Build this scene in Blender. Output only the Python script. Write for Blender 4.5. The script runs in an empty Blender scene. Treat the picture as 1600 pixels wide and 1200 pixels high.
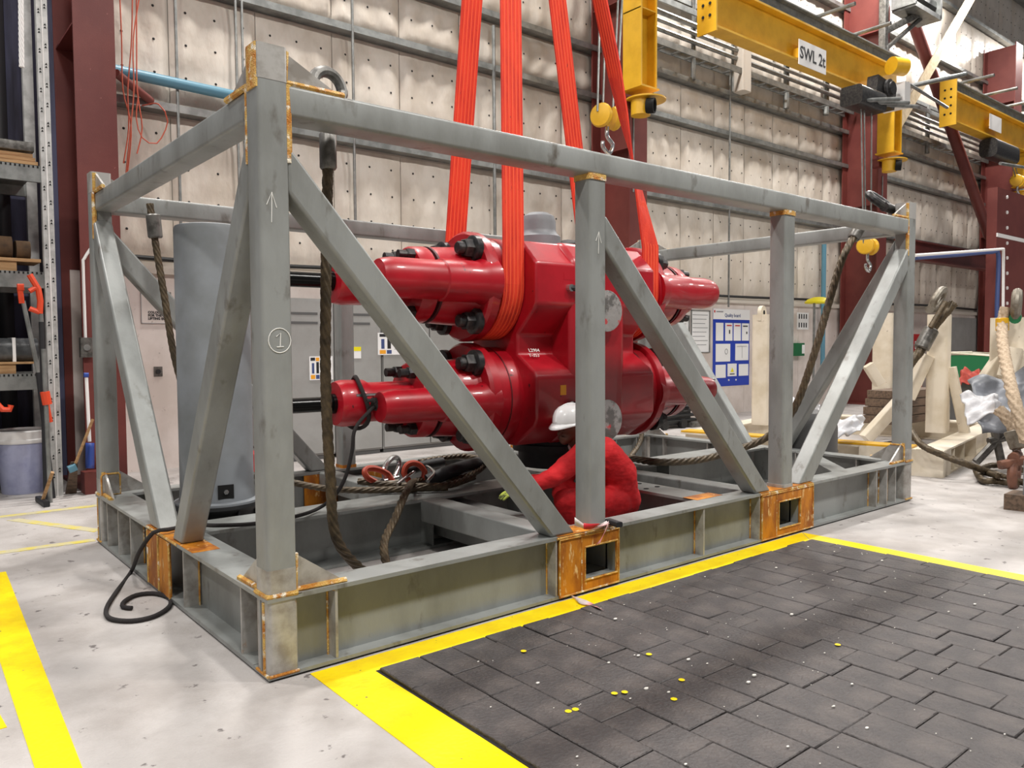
import bpy, bmesh, math, random
from mathutils import Vector as V, Matrix
random.seed(7)
S = bpy.context.scene
COL = S.collection
PI = math.pi
# ------------------------------------------------------------------ camera
F_PX = 1231.17
CAM = V((-1.4305, -3.5748, 1.5971))
YAW, PIT, ROL = .6875, -.0482, -.0059
FW = V((math.cos(PIT)*math.sin(YAW), math.cos(PIT)*math.cos(YAW), math.sin(PIT)))
_r = V((math.cos(YAW), -math.sin(YAW), 0)); _u = _r.cross(FW)
RT = _r*math.cos(ROL) + _u*math.sin(ROL)
UP = -_r*math.sin(ROL) + _u*math.cos(ROL)
cd = bpy.data.cameras.new('camera'); cam = bpy.data.objects.new('camera', cd); COL.objects.link(cam)
cd.sensor_fit = 'HORIZONTAL'; cd.sensor_width = 36; cd.lens = F_PX/1600*36; cd.clip_end = 200
m = Matrix.Identity(4)
for i in range(3):
    m[i][0] = RT[i]; m[i][1] = UP[i]; m[i][2] = -FW[i]; m[i][3] = CAM[i]
cam.matrix_world = m
S.camera = cam
# ------------------------------------------------------------------ world, lamps, exposure
wd = bpy.data.worlds.new('hall_ambient'); S.world = wd; wd.use_nodes = True
bg = wd.node_tree.nodes['Background']; bg.inputs[0].default_value = (.98, .97, 1.0, 1); bg.inputs[1].default_value = .14
S.view_settings.view_transform = 'Standard'; S.view_settings.look = 'None'
S.view_settings.exposure = -.12; S.view_settings.gamma = 1; S.view_settings.use_curve_mapping = False
def high_bay(x, y, z=10.5, p=660, s=1.0):
    l = bpy.data.lights.new('high_bay_lamp', 'AREA'); l.energy = p; l.size = s; l.color = (1, .965, .92)
    l.shape = 'DISK'
    o = bpy.data.objects.new('high_bay_lamp', l); COL.objects.link(o); o.location = (x, y, z)
for xx in (-7, -1, 5, 11, 17, 23):
    high_bay(xx, -4.6, p=690 if xx < 8 else 400)
for xx in (-4, 3, 10, 17, 24, 31):
    high_bay(xx, 5.2, z=12.5, p=800)
# ------------------------------------------------------------------ helpers
def at(u, v, X=None, Y=None, Z=None):
    d = FW + RT*((u-800)/F_PX) + UP*((600-v)/F_PX)
    if X is not None: t = (X-CAM.x)/d.x
    elif Y is not None: t = (Y-CAM.y)/d.y
    else: t = (Z-CAM.z)/d.z
    return CAM + d*t
def srgb(r, g, b):
    f = lambda c: (c/255/12.92 if c/255 <= .04045 else ((c/255+.055)/1.055)**2.4)
    return (f(r), f(g), f(b), 1)
MATS = {}
def mat(name, c, rough=.5, metal=0.0, c2=None, scale=6, lo=.42, hi=.62, c3=None, s3=30, lo3=.62, hi3=.7,
        bump=0.0, bs=40, stretch=(1, 1, 1), coat=0.0, spec=.5, emit=0, detail=6):
    """paint-like material: base colour, broad blotches of c2, small flecks of c3, fine bump"""
    mt = bpy.data.materials.new(name); mt.use_nodes = True; MATS[name] = mt
    nt = mt.node_tree; N = nt.nodes; L = nt.links; b = N['Principled BSDF']
    b.inputs['Base Color'].default_value = srgb(*c); b.inputs['Roughness'].default_value = rough
    b.inputs['Metallic'].default_value = metal; b.inputs['Specular IOR Level'].default_value = spec
    b.inputs['Coat Weight'].default_value = coat
    tc = N.new('ShaderNodeTexCoord'); mp = N.new('ShaderNodeMapping'); mp.inputs['Scale'].default_value = stretch
    L.new(tc.outputs['Object'], mp.inputs['Vector'])
    cur = None
    def layer(cur, colour, sc, l, h, base):
        nz = N.new('ShaderNodeTexNoise'); nz.inputs['Scale'].default_value = sc; nz.inputs['Detail'].default_value = detail
        nz.inputs['Roughness'].default_value = .6
        L.new(mp.outputs[0], nz.inputs['Vector'])
        mr = N.new('ShaderNodeMapRange'); mr.inputs[1].default_value = l; mr.inputs[2].default_value = h
        L.new(nz.outputs['Fac'], mr.inputs[0])
        mx = N.new('ShaderNodeMix'); mx.data_type = 'RGBA'; L.new(mr.outputs[0], mx.inputs['Factor'])
        if cur is None: mx.inputs['A'].default_value = base
        else: L.new(cur, mx.inputs['A'])
        mx.inputs['B'].default_value = srgb(*colour)
        return mx.outputs['Result']
    if c2: cur = layer(cur, c2, scale, lo, hi, srgb(*c))
    if c3: cur = layer(cur, c3, s3, lo3, hi3, srgb(*c))
    if cur is not None: L.new(cur, b.inputs['Base Color'])
    if bump:
        nz = N.new('ShaderNodeTexNoise'); nz.inputs['Scale'].default_value = bs; nz.inputs['Detail'].default_value = 5
        L.new(mp.outputs[0], nz.inputs['Vector'])
        bp = N.new('ShaderNodeBump'); bp.inputs['Strength'].default_value = bump; bp.inputs['Distance'].default_value = .02
        L.new(nz.outputs['Fac'], bp.inputs['Height']); L.new(bp.outputs[0], b.inputs['Normal'])
    if emit:
        b.inputs['Emission Color'].default_value = srgb(*c); b.inputs['Emission Strength'].default_value = emit
    return mt
ORG = {}
def tag(o, label=None, cat=None, group=None, kind=None):
    if label: o['label'] = label
    if cat: o['category'] = cat
    if group: o['group'] = group
    if kind: o['kind'] = kind
    return o
def thing(name, label, cat, loc=(0, 0, 0), rotz=0, group=None):
    o = bpy.data.objects.new(name, None); COL.objects.link(o); o.empty_display_size = .1
    o.location = loc; o.rotation_euler = (0, 0, rotz)
    ORG[o] = Matrix.Translation(V(loc)) @ Matrix.Rotation(rotz, 4, 'Z')
    return tag(o, label, cat, group)
def struct(o): o['kind'] = 'structure'; return o
class MB:
    def __init__(s): s.v = []; s.f = []
    def add(s, vs, fs):
        k = len(s.v); s.v += [V(a) for a in vs]; s.f += [tuple(i+k for i in f) for f in fs]; return s
    def box(s, a, b):
        x0, y0, z0 = a; x1, y1, z1 = b
        return s.add([(x0,y0,z0),(x1,y0,z0),(x1,y1,z0),(x0,y1,z0),(x0,y0,z1),(x1,y0,z1),(x1,y1,z1),(x0,y1,z1)],
                     [(3,2,1,0),(4,5,6,7),(0,1,5,4),(1,2,6,5),(2,3,7,6),(3,0,4,7)])
    def prism(s, pts, vec):
        pts = [V(p) for p in pts]; vec = V(vec); n = len(pts)
        nrm = sum(((pts[i]-pts[0]).cross(pts[(i+1) % n]-pts[0]) for i in range(1, n-1)), V((0, 0, 0)))
        if nrm.dot(vec) < 0: pts = pts[::-1]
        fs = [tuple(range(n-1, -1, -1)), tuple(range(n, 2*n))]
        fs += [(i, (i+1) % n, n+(i+1) % n, n+i) for i in range(n)]
        return s.add(pts + [p+vec for p in pts], fs)
    def frame(s, d, up=None):
        d = V(d).normalized()
        if up is None: up = V((0, 0, 1)) if abs(d.z) < .95 else V((1, 0, 0))
        x = V(up).cross(d)
        if x.length < 1e-5: x = V((1, 0, 0)).cross(d)
        x.normalize(); return d, x, d.cross(x)
    def sweep(s, sec, p0, p1, up=None, caps=True):
        p0 = V(p0); p1 = V(p1); d, x, y = s.frame(p1-p0, up); n = len(sec)
        vs = [p0+x*a+y*b for a, b in sec] + [p1+x*a+y*b for a, b in sec]
        fs = [(i, (i+1) % n, n+(i+1) % n, n+i) for i in range(n)]
        if caps: fs += [tuple(range(n-1, -1, -1)), tuple(range(n, 2*n))]
        return s.add(vs, fs)
    def bar(s, p0, p1, w, h, up=None, r=.02):
        sec = []
        for cx, cy, a0 in ((1, 1, 0), (-1, 1, 90), (-1, -1, 180), (1, -1, 270)):
            for k in range(4):
                a = math.radians(a0+k*30); sec.append((cx*(w/2-r)+r*math.cos(a), cy*(h/2-r)+r*math.sin(a)))
        return s.sweep(sec, p0, p1, up)
    def ibeam(s, p0, p1, w, h, tf=.022, tw=.014):
        a, b = w/2, h/2; t = tw/2
        sec = [(a, b), (-a, b), (-a, b-tf), (-t, b-tf), (-t, -b+tf), (-a, -b+tf), (-a, -b), (a, -b), (a, -b+tf), (t, -b+tf), (t, b-tf), (a, b-tf)]
        p0 = V(p0); p1 = V(p1); d, x, y = s.frame(p1-p0); n = 12
        vs = [p0+x*q+y*w_ for q, w_ in sec] + [p1+x*q+y*w_ for q, w_ in sec]
        fs = [(i, (i+1) % n, n+(i+1) % n, n+i) for i in range(n)]
        for off in (0, n):
            for q in ((0, 1, 2, 3), (0, 3, 10, 11), (3, 4, 9, 10), (4, 5, 6, 9), (6, 7, 8, 9)):
                fs.append(tuple(off+i for i in (q if off else q[::-1])))
        return s.add(vs, fs)
    def cyl(s, p0, p1, r0, r1=None, n=20, caps=True):
        p0 = V(p0); p1 = V(p1); r1 = r0 if r1 is None else r1
        return s.lathe(p0, p1-p0, [(0, r0), (1, r1)], n, caps, rel=True)
    def lathe(s, p0, d, prof, n=24, caps=True, rel=False):
        p0 = V(p0); ln = V(d).length if rel else 1; dd, x, y = s.frame(d); vs = []; fs = []
        for t, r in prof:
            for k in range(n):
                a = 2*PI*k/n; vs.append(p0+dd*(t*ln)+x*(r*math.cos(a))+y*(r*math.sin(a)))
        for j in range(len(prof)-1):
            for k in range(n):
                k2 = (k+1) % n; fs.append((j*n+k, j*n+k2, (j+1)*n+k2, (j+1)*n+k))
        if caps:
            if prof[0][1] > 1e-4: fs.append(tuple(range(n-1, -1, -1)))
            if prof[-1][1] > 1e-4: q = (len(prof)-1)*n; fs.append(tuple(range(q, q+n)))
        return s.add(vs, fs)
    def tube(s, pts, r, n=8, closed=False, lobes=0, pitch=.12, amp=.14, rads=None):
        pts = [V(p) for p in pts]; m_ = len(pts); vs = []; fs = []; x = None; dist = 0
        for i, p in enumerate(pts):
            if closed: d = pts[(i+1) % m_]-pts[i-1]
            else: d = pts[min(i+1, m_-1)]-pts[max(i-1, 0)]
            d.normalize()
            if x is None: d, x, y = s.frame(d)
            else:
                x = (x-d*x.dot(d)); x.normalize(); y = d.cross(x)
            if i: dist += (p-pts[i-1]).length
            rr = rads[i] if rads else r
            for k in range(n):
                a = 2*PI*k/n; q = rr*(1+amp*math.cos(lobes*(a+2*PI*dist/pitch/1.0))) if lobes else rr
                vs.append(p+x*(q*math.cos(a))+y*(q*math.sin(a)))
        for i in range(m_ if closed else m_-1):
            j = (i+1) % m_
            for k in range(n):
                k2 = (k+1) % n; fs.append((i*n+k, i*n+k2, j*n+k2, j*n+k))
        if not closed: fs += [tuple(range(n-1, -1, -1)), tuple(range((m_-1)*n, m_*n))]
        return s.add(vs, fs)
    def rope(s, ctrl, R, step=.009):
        return s.tube(spline(ctrl, step), R, 30, lobes=6, pitch=R*15, amp=.17)
    def ball(s, c, r, n=12, m_=8, sc=(1, 1, 1)):
        c = V(c); vs = []; fs = []
        for j in range(m_+1):
            b = PI*j/m_
            for k in range(n):
                a = 2*PI*k/n; vs.append(c+V((r*sc[0]*math.sin(b)*math.cos(a), r*sc[1]*math.sin(b)*math.sin(a), -r*sc[2]*math.cos(b))))
        for j in range(m_):
            for k in range(n): k2 = (k+1) % n; fs.append((j*n+k, j*n+k2, (j+1)*n+k2, (j+1)*n+k))
        return s.add(vs, fs)
    def grid(s, fn, nu, nv, thick=None):
        vs = [V(fn(i/nu, j/nv)) for j in range(nv+1) for i in range(nu+1)]
        fs = [(j*(nu+1)+i, j*(nu+1)+i+1, (j+1)*(nu+1)+i+1, (j+1)*(nu+1)+i) for j in range(nv) for i in range(nu)]
        return s.add(vs, fs)
    def hexhead(s, p, d, r, h):
        p = V(p); return s.lathe(p, V(d).normalized()*h, [(0, r), (.85, r), (1, r*.86)], 6, rel=True)
    def build(s, name, mt, parent=None, smooth=35, bevel=0, local=False, label=None, kind=None, thick=0, subd=0, origin=None):
        me = bpy.data.meshes.new(name)
        if parent is None:
            if origin is None:
                xs = [p.x for p in s.v]; ys = [p.y for p in s.v]; zs = [p.z for p in s.v]
                origin = V(((min(xs)+max(xs))/2, (min(ys)+max(ys))/2, min(zs)))
            W = Matrix.Translation(V(origin))
        else: W = ORG[parent]
        inv = W.inverted()
        me.from_pydata([tuple(p) if (local and parent) else tuple(inv @ p) for p in s.v], [], s.f)
        me.validate(); me.update()
        o = bpy.data.objects.new(name, me); COL.objects.link(o)
        me.materials.append(MATS[mt] if isinstance(mt, str) else mt)
        if smooth:
            me.polygons.foreach_set('use_smooth', [True]*len(me.polygons)); me.set_sharp_from_angle(angle=math.radians(smooth))
        if parent is None: o.location = origin
        else: o.parent = parent
        ORG[o] = W
        if bevel:
            b = o.modifiers.new('bevel', 'BEVEL'); b.width = bevel; b.segments = 2; b.limit_method = 'ANGLE'
        if thick:
            b = o.modifiers.new('thick', 'SOLIDIFY'); b.thickness = thick; b.offset = 0
        if subd:
            b = o.modifiers.new('subd', 'SUBSURF'); b.levels = b.render_levels = subd
        if label: o['label'] = label
        if kind: o['kind'] = kind
        return o
def spline(ctrl, step=.05):
    P = [V(p) for p in ctrl]; out = []
    Q = [P[0]*2-P[1]] + P + [P[-1]*2-P[-2]]
    for i in range(1, len(Q)-2):
        a, b, c, d = Q[i-1:i+3]; n = max(2, int((c-b).length/step))
        for k in range(n):
            t = k/n
            out.append(.5*((2*b)+(c-a)*t+(2*a-5*b+4*c-d)*t*t+(3*b-a-3*c+d)*t**3))
    out.append(P[-1]); return out
def box(a, b): return MB().box(a, b)
def text(s, size, loc, xdir, ydir, mt, parent, name='lettering', align='CENTER', depth=.001, bold=0, sx=1.0):
    cu = bpy.data.curves.new('txt', 'FONT'); cu.body = s; cu.size = size; cu.align_x = align; cu.align_y = 'CENTER'; cu.extrude = depth
    cu.offset = bold; cu.resolution_u = 2
    t = bpy.data.objects.new('txt', cu); COL.objects.link(t)
    bpy.context.view_layer.update()
    me = bpy.data.meshes.new_from_object(t); bpy.data.objects.remove(t)
    x = V(xdir).normalized(); y = V(ydir).normalized(); z = x.cross(y); mb = MB()
    mb.add([V(loc)+x*(v.co.x*sx)+y*v.co.y+z*v.co.z for v in me.vertices], [tuple(p.vertices) for p in me.polygons])
    bpy.data.meshes.remove(me)
    return mb.build(name, mt, parent, smooth=0)
def copy_tree(o, parent=None):
    c = o.copy(); COL.objects.link(c); c.parent = parent
    ORG[c] = ORG[o]
    for ch in [q for q in bpy.data.objects if q.parent is o]: copy_tree(ch, c)
    return c
# ------------------------------------------------------------------ materials
mat('concrete', (184, 179, 176), .62, c2=(164, 158, 154), scale=1.8, c3=(112, 106, 104), s3=8, lo3=.635, hi3=.675, bump=.25, bs=60, stretch=(1, 1, 1))
mat('yellow_paint', (252, 226, 0), .45, c2=(240, 206, 0), scale=4, c3=(120, 110, 70), s3=22, lo3=.67, hi3=.72, bump=.2)
mat('faded_yellow', (206, 190, 84), .6, c2=(192, 184, 150), scale=7, lo=.4, hi=.56)
mat('block_black', (67, 63, 63), .55, c2=(92, 85, 82), scale=5, lo=.45, hi=.75, c3=(120, 112, 108), s3=60, lo3=.68, hi3=.74, bump=.5, bs=55)
mat('joint_dark', (34, 31, 31), .9)
mat('white_chip', (226, 222, 214), .7)
mat('quilt', (220, 211, 199), .38, c2=(202, 191, 177), scale=1.3, bump=.75, bs=4.5, stretch=(1.5, 1, .8))
mat('quilt_strip', (204, 196, 185), .45)
mat('pin_black', (30, 28, 27), .6)
mat('galv', (150, 152, 150), .38, .55, c2=(122, 124, 122), scale=5)
mat('lower_wall', (224, 214, 208), .6, c2=(206, 194, 186), scale=1.1, c3=(160, 148, 140), s3=12, lo3=.66, hi3=.75)
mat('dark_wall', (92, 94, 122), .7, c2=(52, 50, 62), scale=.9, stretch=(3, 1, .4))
mat('column_red', (114, 54, 48), .5, c2=(102, 44, 40), scale=1.2, c3=(160, 100, 92), s3=26, lo3=.70, hi3=.74, bump=.08, bs=120)
mat('crane_yellow', (224, 174, 38), .42, c2=(208, 158, 26), scale=2)
mat('frame_grey', (148, 151, 149), .40, .12, c2=(128, 130, 127), scale=2.4, c3=(92, 86, 78), s3=7, lo3=.60, hi3=.76, stretch=(1, 1, .45), bump=.04, bs=70)
mat('bare_steel', (178, 176, 172), .36, .25, c2=(142, 137, 130), scale=7, c3=(160, 112, 56), s3=10, lo3=.68, hi3=.8)
mat('rust', (196, 124, 22), .62, c2=(150, 84, 18), scale=9, c3=(226, 190, 130), s3=22, lo3=.6, hi3=.68, stretch=(1, 1, .35), bump=.2, bs=60)
mat('weld', (214, 176, 96), .5, .15, c2=(186, 116, 30), scale=14, c3=(240, 232, 214), s3=18, lo3=.55, hi3=.64, bump=.6, bs=140)
mat('bop_red', (174, 15, 33), .36, c2=(152, 11, 26), scale=2.2, c3=(44, 18, 20), s3=10, lo3=.675, hi3=.705, coat=.25, bump=.03, bs=90)
mat('bop_seam', (60, 10, 16), .6)
mat('bolt_black', (46, 46, 48), .4, .5, c2=(70, 68, 66), scale=20)
mat('rod_black', (22, 22, 22), .22, .6)
mat('sling', (232, 62, 34), .72, c2=(206, 44, 26), scale=5, c3=(90, 40, 30), s3=26, lo3=.66, hi3=.72, bump=.3, bs=160, stretch=(2, 2, .5))
mat('sling_rib', (240, 84, 48), .75)
mat('wire', (98, 84, 64), .45, .3, c2=(70, 60, 46), scale=20)
mat('black_rope', (44, 40, 40), .85, bump=.6, bs=220)
mat('socket_grey', (120, 118, 114), .4, .5, c2=(84, 82, 78), scale=14)
mat('cabinet_grey', (158, 158, 156), .45, c2=(148, 148, 145), scale=2)
mat('cabinet_dark', (92, 92, 92), .5)
mat('cyl_grey', (132, 137, 142), .5, c2=(118, 122, 124), scale=2)
mat('dark_rubber', (34, 35, 37), .6, c2=(50, 50, 52), scale=6)  # also colours the painted shadow strips under the frame
mat('white_paint', (234, 232, 230), .5)
mat('paper', (240, 240, 240), .6)
mat('board_blue', (30, 62, 176), .4)
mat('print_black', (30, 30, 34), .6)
mat('print_grey', (150, 150, 152), .6)
mat('label_orange', (240, 166, 40), .5)
mat('label_yellow', (240, 226, 20), .5)
mat('sign_red', (196, 26, 30), .5)
mat('helmet_white', (240, 240, 240), .25, coat=.4)
mat('coverall', (206, 22, 30), .8, c2=(184, 14, 24), scale=5, bump=.35, bs=14, stretch=(1, 1, 2.2))
mat('skin', (92, 58, 44), .5)
mat('glove', (206, 220, 90), .7, c2=(40, 44, 40), scale=14)
mat('cream', (222, 212, 194), .5, c2=(206, 194, 172), scale=2.5, c3=(120, 90, 60), s3=12, lo3=.7, hi3=.75)
mat('tarp_grey', (136, 140, 148), .4, c2=(110, 114, 120), scale=3, bump=.35, bs=9)
mat('tarp_white', (200, 200, 203), .35, c2=(196, 196, 200), scale=4, bump=.45, bs=9)
mat('wood', (176, 140, 98), .7, c2=(146, 110, 72), scale=6, stretch=(.5, 6, 6), bump=.15)
mat('wood_dark', (112, 92, 76), .75, c2=(80, 66, 54), scale=6, stretch=(.5, 5, 5))
mat('pale_blue_plastic', (168, 172, 200), .4, c2=(150, 154, 186), scale=6)
mat('orange_plastic', (216, 70, 34), .45)
mat('blue_plastic', (50, 78, 160), .45)
mat('pipe_blue', (92, 142, 164), .4)
mat('pipe_navy', (66, 82, 130), .4)
mat('green_bin', (20, 104, 62), .5)
mat('red_cloth', (168, 66, 52), .8, c2=(140, 46, 36), scale=8)
mat('shackle_grey', (140, 134, 122), .45, .4, c2=(110, 100, 88), scale=12)
mat('shackle_orange', (198, 78, 52), .5)
mat('hose_black', (24, 24, 24), .5)
mat('cable_orange', (196, 92, 68), .6)
mat('brown_bag', (92, 70, 48), .85, c2=(66, 50, 36), scale=6)
mat('film_grey', (96, 98, 100), .3, c2=(60, 62, 64), scale=4, bump=.5, bs=8)
mat('upright_grey', (196, 196, 194), .4, .2, c2=(170, 170, 168), scale=8)
mat('rope_tan', (190, 170, 146), .8, c2=(160, 140, 116), scale=30)
mat('canvas', (206, 188, 156), .8, c2=(186, 166, 134), scale=6)
mat('brown_steel', (120, 78, 60), .6, c2=(90, 60, 48), scale=6)
mat('chrome', (200, 200, 200), .2, .9)
mat('tape_white', (226, 220, 218), .5, c2=(200, 110, 112), scale=3)
mat('tape_clear', (150, 147, 145), .25, c2=(96, 94, 92), scale=7, lo=.48, hi=.56, c3=(190, 60, 66), s3=9, lo3=.6, hi3=.66, bump=.5, bs=14)
mat('tape_red', (206, 40, 50), .5)
mat('chalk', (232, 232, 228), .9)
mat('sink_black', (10, 10, 10), .9)

# ------------------------------------------------------------------ floor
fl = struct(box((-14, -12, -.2), (45, 7.9, 0)).build('floor', 'concrete', smooth=0, origin=(0, 0, 0)))
tag(fl, 'pale grey scuffed concrete workshop floor')
def mark(name, pts, label, m_='yellow_paint', h=.003):
    o = MB().prism([V((x, y, .0)) for x, y in pts], (0, 0, h)).build(name, m_, smooth=0)
    return tag(o, label, 'floor marking', 'painted floor lines')
mark('floor_line', [(-.70, 3.05), (-.845, -.3), (-.86, -2.6), (-1.02, -2.6), (-.985, -.2), (-.90, 3.05)], 'broad yellow line on the bare concrete left of the grey frame')
mark('floor_line', [(-1.03, .5), (-1.02, .3), (-1.35, .28), (-1.35, .48)], 'short yellow stub line at the left edge of the picture')
mark('floor_line', [(-1.8, 5.31), (.9, 5.31), (.9, 5.2), (-1.8, 5.2)], 'faded thin yellow line in front of the storage rack', 'faded_yellow')
mark('floor_line', [(-1.6, 3.80), (.0, 3.72), (.0, 3.62), (-1.6, 3.69)], 'faded thin yellow line running to the rear left corner of the frame', 'faded_yellow')
mark('floor_line', [(-.36, 5.06), (.14, 4.05), (.06, 3.98), (-.46, 5.04)], 'faded diagonal yellow line joining two thin floor lines', 'faded_yellow')
mark('floor_line', [(5.0, 5.15), (5.4, 5.15), (5.2, 4.6), (4.8, 4.6)], 'short yellow floor mark seen behind the grey frame beneath the red valve', 'faded_yellow')
mark('floor_line', [(8.6, 4.9), (13, 4.9), (13, 4.6), (8.6, 4.6)], 'faded yellow floor line behind the frame near the black pump', 'faded_yellow')
# painted border of the block paving: three strips
mark('border_line', [(.20, -.02), (.47, -.2), (.43, -3.7), (.16, -3.7)], 'bright yellow border strip along the left edge of the black blocks')
mark('border_line', [(.20, -.02), (4.66, -.02), (4.47, -.2), (.47, -.2)], 'bright yellow border strip between the black blocks and the grey frame')
mark('border_line', [(4.667, -.022), (4.70, -3.7), (4.475, -3.7), (4.475, -.204)], 'bright yellow border strip along the far right edge of the black blocks')
bed = struct(box((.46, -3.7, 0), (4.47, -.2, .004)).build('floor_paving', 'joint_dark', smooth=0))
tag(bed, 'area of black wooden paving blocks inside a yellow border')
x = .47; nb = 0; blocks = {}
rnd = random.Random(3)
while x < 4.45:
    wdt = min(rnd.choice((.2, .23, .23, .26)), 4.468-x)
    y = -.205 - rnd.random()*.02
    first = True
    while y > -3.68:
        ln = rnd.choice((.2, .3, .39, .39, .39))
        if first: ln = rnd.choice((.12, .22, .3, .38)); first = False
        ln = min(ln, y+3.7)
        if ln < .05: break
        key = (round(wdt, 2), round(ln, 2), rnd.randrange(2))
        if key not in blocks:
            a, b = wdt/2-.001-.004*rnd.random(), ln/2-.001-.004*rnd.random()
            bb = MB(); j = lambda: (rnd.random()-.5)*.010
            low = [(-a, -b, 0), (a, -b, 0), (a, b, 0), (-a, b, 0)]
            mid = [(-a+j()*.4, -b+j()*.4, .012), (a+j()*.4, -b, .012), (a, b+j()*.4, .012), (-a, b, .012)]
            e = .004; top = [(-a+e, -b+e, .016), (a-e, -b+e, .016+j()*.1), (a-e, b-e, .016), (-a+e, b-e, .016+j()*.1)]
            bb.add(low+mid+top, [(0,1,5,4),(1,2,6,5),(2,3,7,6),(3,0,4,7),(4,5,9,8),(5,6,10,9),(6,7,11,10),(7,4,8,11),(8,9,10,11)])
            me = bpy.data.meshes.new('paving_block'); me.from_pydata([tuple(q) for q in bb.v], [], bb.f); me.materials.append(MATS['block_black'])
            blocks[key] = me
        o = bpy.data.objects.new('paving_block', blocks[key]); COL.objects.link(o); o.parent = bed
        o.location = V((x+wdt/2, y-ln/2, .004+rnd.random()*.006-.004)) - bed.location
        o.rotation_euler = ((rnd.random()-.5)*.02, (rnd.random()-.5)*.02, (rnd.random()-.5)*.02)
        nb += 1; y -= ln
    x += wdt
deb = MB()
for k in range(150):
    px, py = .55+rnd.random()*3.8, -.3-rnd.random()*2.6; s_ = .003+.009*rnd.random()**4
    deb.ball((px, py, .0245), s_, 5, 3, (1.4, .9, .5))
tag(deb.build('grit', 'white_chip', smooth=0), 'white grit and chips scattered over the black paving blocks', 'grit', kind='stuff')
deb = MB()
for u, v in ((818, 1017), (960, 1083), (976, 1081), (1053, 1092), (899, 1108), (888, 1111), (1014, 1022), (1065, 1062), (1309, 1007)):
    p = at(u, v, Z=.024); deb.lathe(p, (0, 0, .001), [(0, .016), (1, .014)], 8, rel=True)
tag(deb.build('paint_spots', 'yellow_paint', smooth=0), 'small spots of yellow paint spilled on the black blocks', 'paint spots', kind='stuff')

# ------------------------------------------------------------------ back wall
WY = 7.4
wb = struct(box((.5, WY+.02, 0), (60, WY+.3, 22)).build('wall_back', 'quilt_strip', smooth=0))
tag(wb, 'long insulated workshop wall of white quilted panels between steel rails')
wl = struct(box((-13.8, WY+.02, 0), (.5, WY+.3, 22)).build('wall_left', 'dark_wall', smooth=0))
tag(wl, 'dim bluish wall behind the storage rack')
lowp = MB()
bands = [(2.74, 4.62), (4.78, 6.28), (6.42, 7.17), (7.32, 8.75), (8.9, 10.4), (10.5, 12.2), (12.3, 14), (14.1, 15.8)]
pw = 1.17
pins = MB()
for bi, (z0, z1) in enumerate(bands):
    k = 0; x0 = .62
    while x0 < 42:
        x1 = x0+pw
        rr = random.Random(bi*100+k)
        ph = [rr.random()*6.28 for _ in range(4)]
        far = x0 > 12
        nu, nv = (14, 14) if not far else (8, 8)
        H = z1-z0
        def fn(s, t, x0=x0, z0=z0, H=H, ph=ph):
            e = min(1, 14*s*(1-s))*min(1, 10*t*(1-t)); 
            sx = abs(math.sin(PI*(s*3))) ; st = abs(math.sin(PI*(t*H/.42)))
            bul = .035*e + .035*(sx*.6+st*.4)*e + .008*math.sin(9*s+ph[0]+3*t)*e + .012*math.sin(17*s+2*math.sin(5*t+ph[1]))*e
            if t > .8: bul -= .03*(t-.8)/.2*e
            return (x0+.005+s*(pw-.01), WY-bul, z0+t*H)
        mb = MB().grid(fn, nu, nv)
        mb.build('insulation_panel', 'quilt', wb, smooth=60)
        for i in range(3):
            for q in range(int(H/.42)):
                s, t = (i+.02 if i else .04)/3+.0, (q+1)*.42/H
                s = min(max((i+.5)/3+(.0 if True else 0), .04), .96); t = (q+.9)*.42/H
                if t > .95: continue
                p = V(fn(s, t)); pins.ball(p+V((0, -.004, 0)), .017, 6, 4, (1, .6, 1))
        x0 = x1; k += 1
pins.build('insulation_pin', 'pin_black', wb, smooth=60, kind='stuff')
for z in (4.70, 6.35, 7.245, 8.83, 10.45, 12.25, 14.05):
    mb = MB()   # C-shaped girt
    mb.prism([(.78, WY-.21, z-.05), (.78, WY-.21, z+.05), (.78, WY-.195, z+.05), (.78, WY-.195, z-.03), (.78, WY+.02, z-.03), (.78, WY+.02, z-.05)], (42, 0, 0))
    mb.build('wall_rail', 'galv', wb, smooth=0)
# white lower wall sheets
k = 0; x0 = .55
while x0 < 36:
    x1 = x0+2.35
    box((x0, WY-.05, 0), (x1-.008, WY+.02, 2.56)).build('wall_sheet', 'lower_wall', wb, smooth=0)
    x0 = x1
box((.78, WY-.12, 2.56), (36, WY+.02, 2.66)).build('sill_rail', 'quilt_strip', wb, smooth=0)
def pipe_thing(name, pts, r, mt, label, cat, n=8, clips=0):
    o = MB().tube(pts, r, n).build(name, mt)
    return tag(o, label, cat)
pipe_thing('cable_bundle', spline([(1.0, WY-.17, 2.76), (2.4, WY-.17, 2.74), (5, WY-.16, 2.78), (9, WY-.18, 2.73), (12, WY-.17, 2.77), (13.5, WY-.18, 2.70), (17.5, WY-.17, 2.74)], .3), .03, 'hose_black', 'black cables running along the sill of the quilted wall up to the far column', 'cable')
pipe_thing('cable_bundle', spline([(19.6, WY-.17, 2.72), (24, WY-.16, 2.78), (28, WY-.17, 2.74)], .3), .035, 'hose_black', 'black cables along the wall sill behind the cream posts', 'cable')
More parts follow.
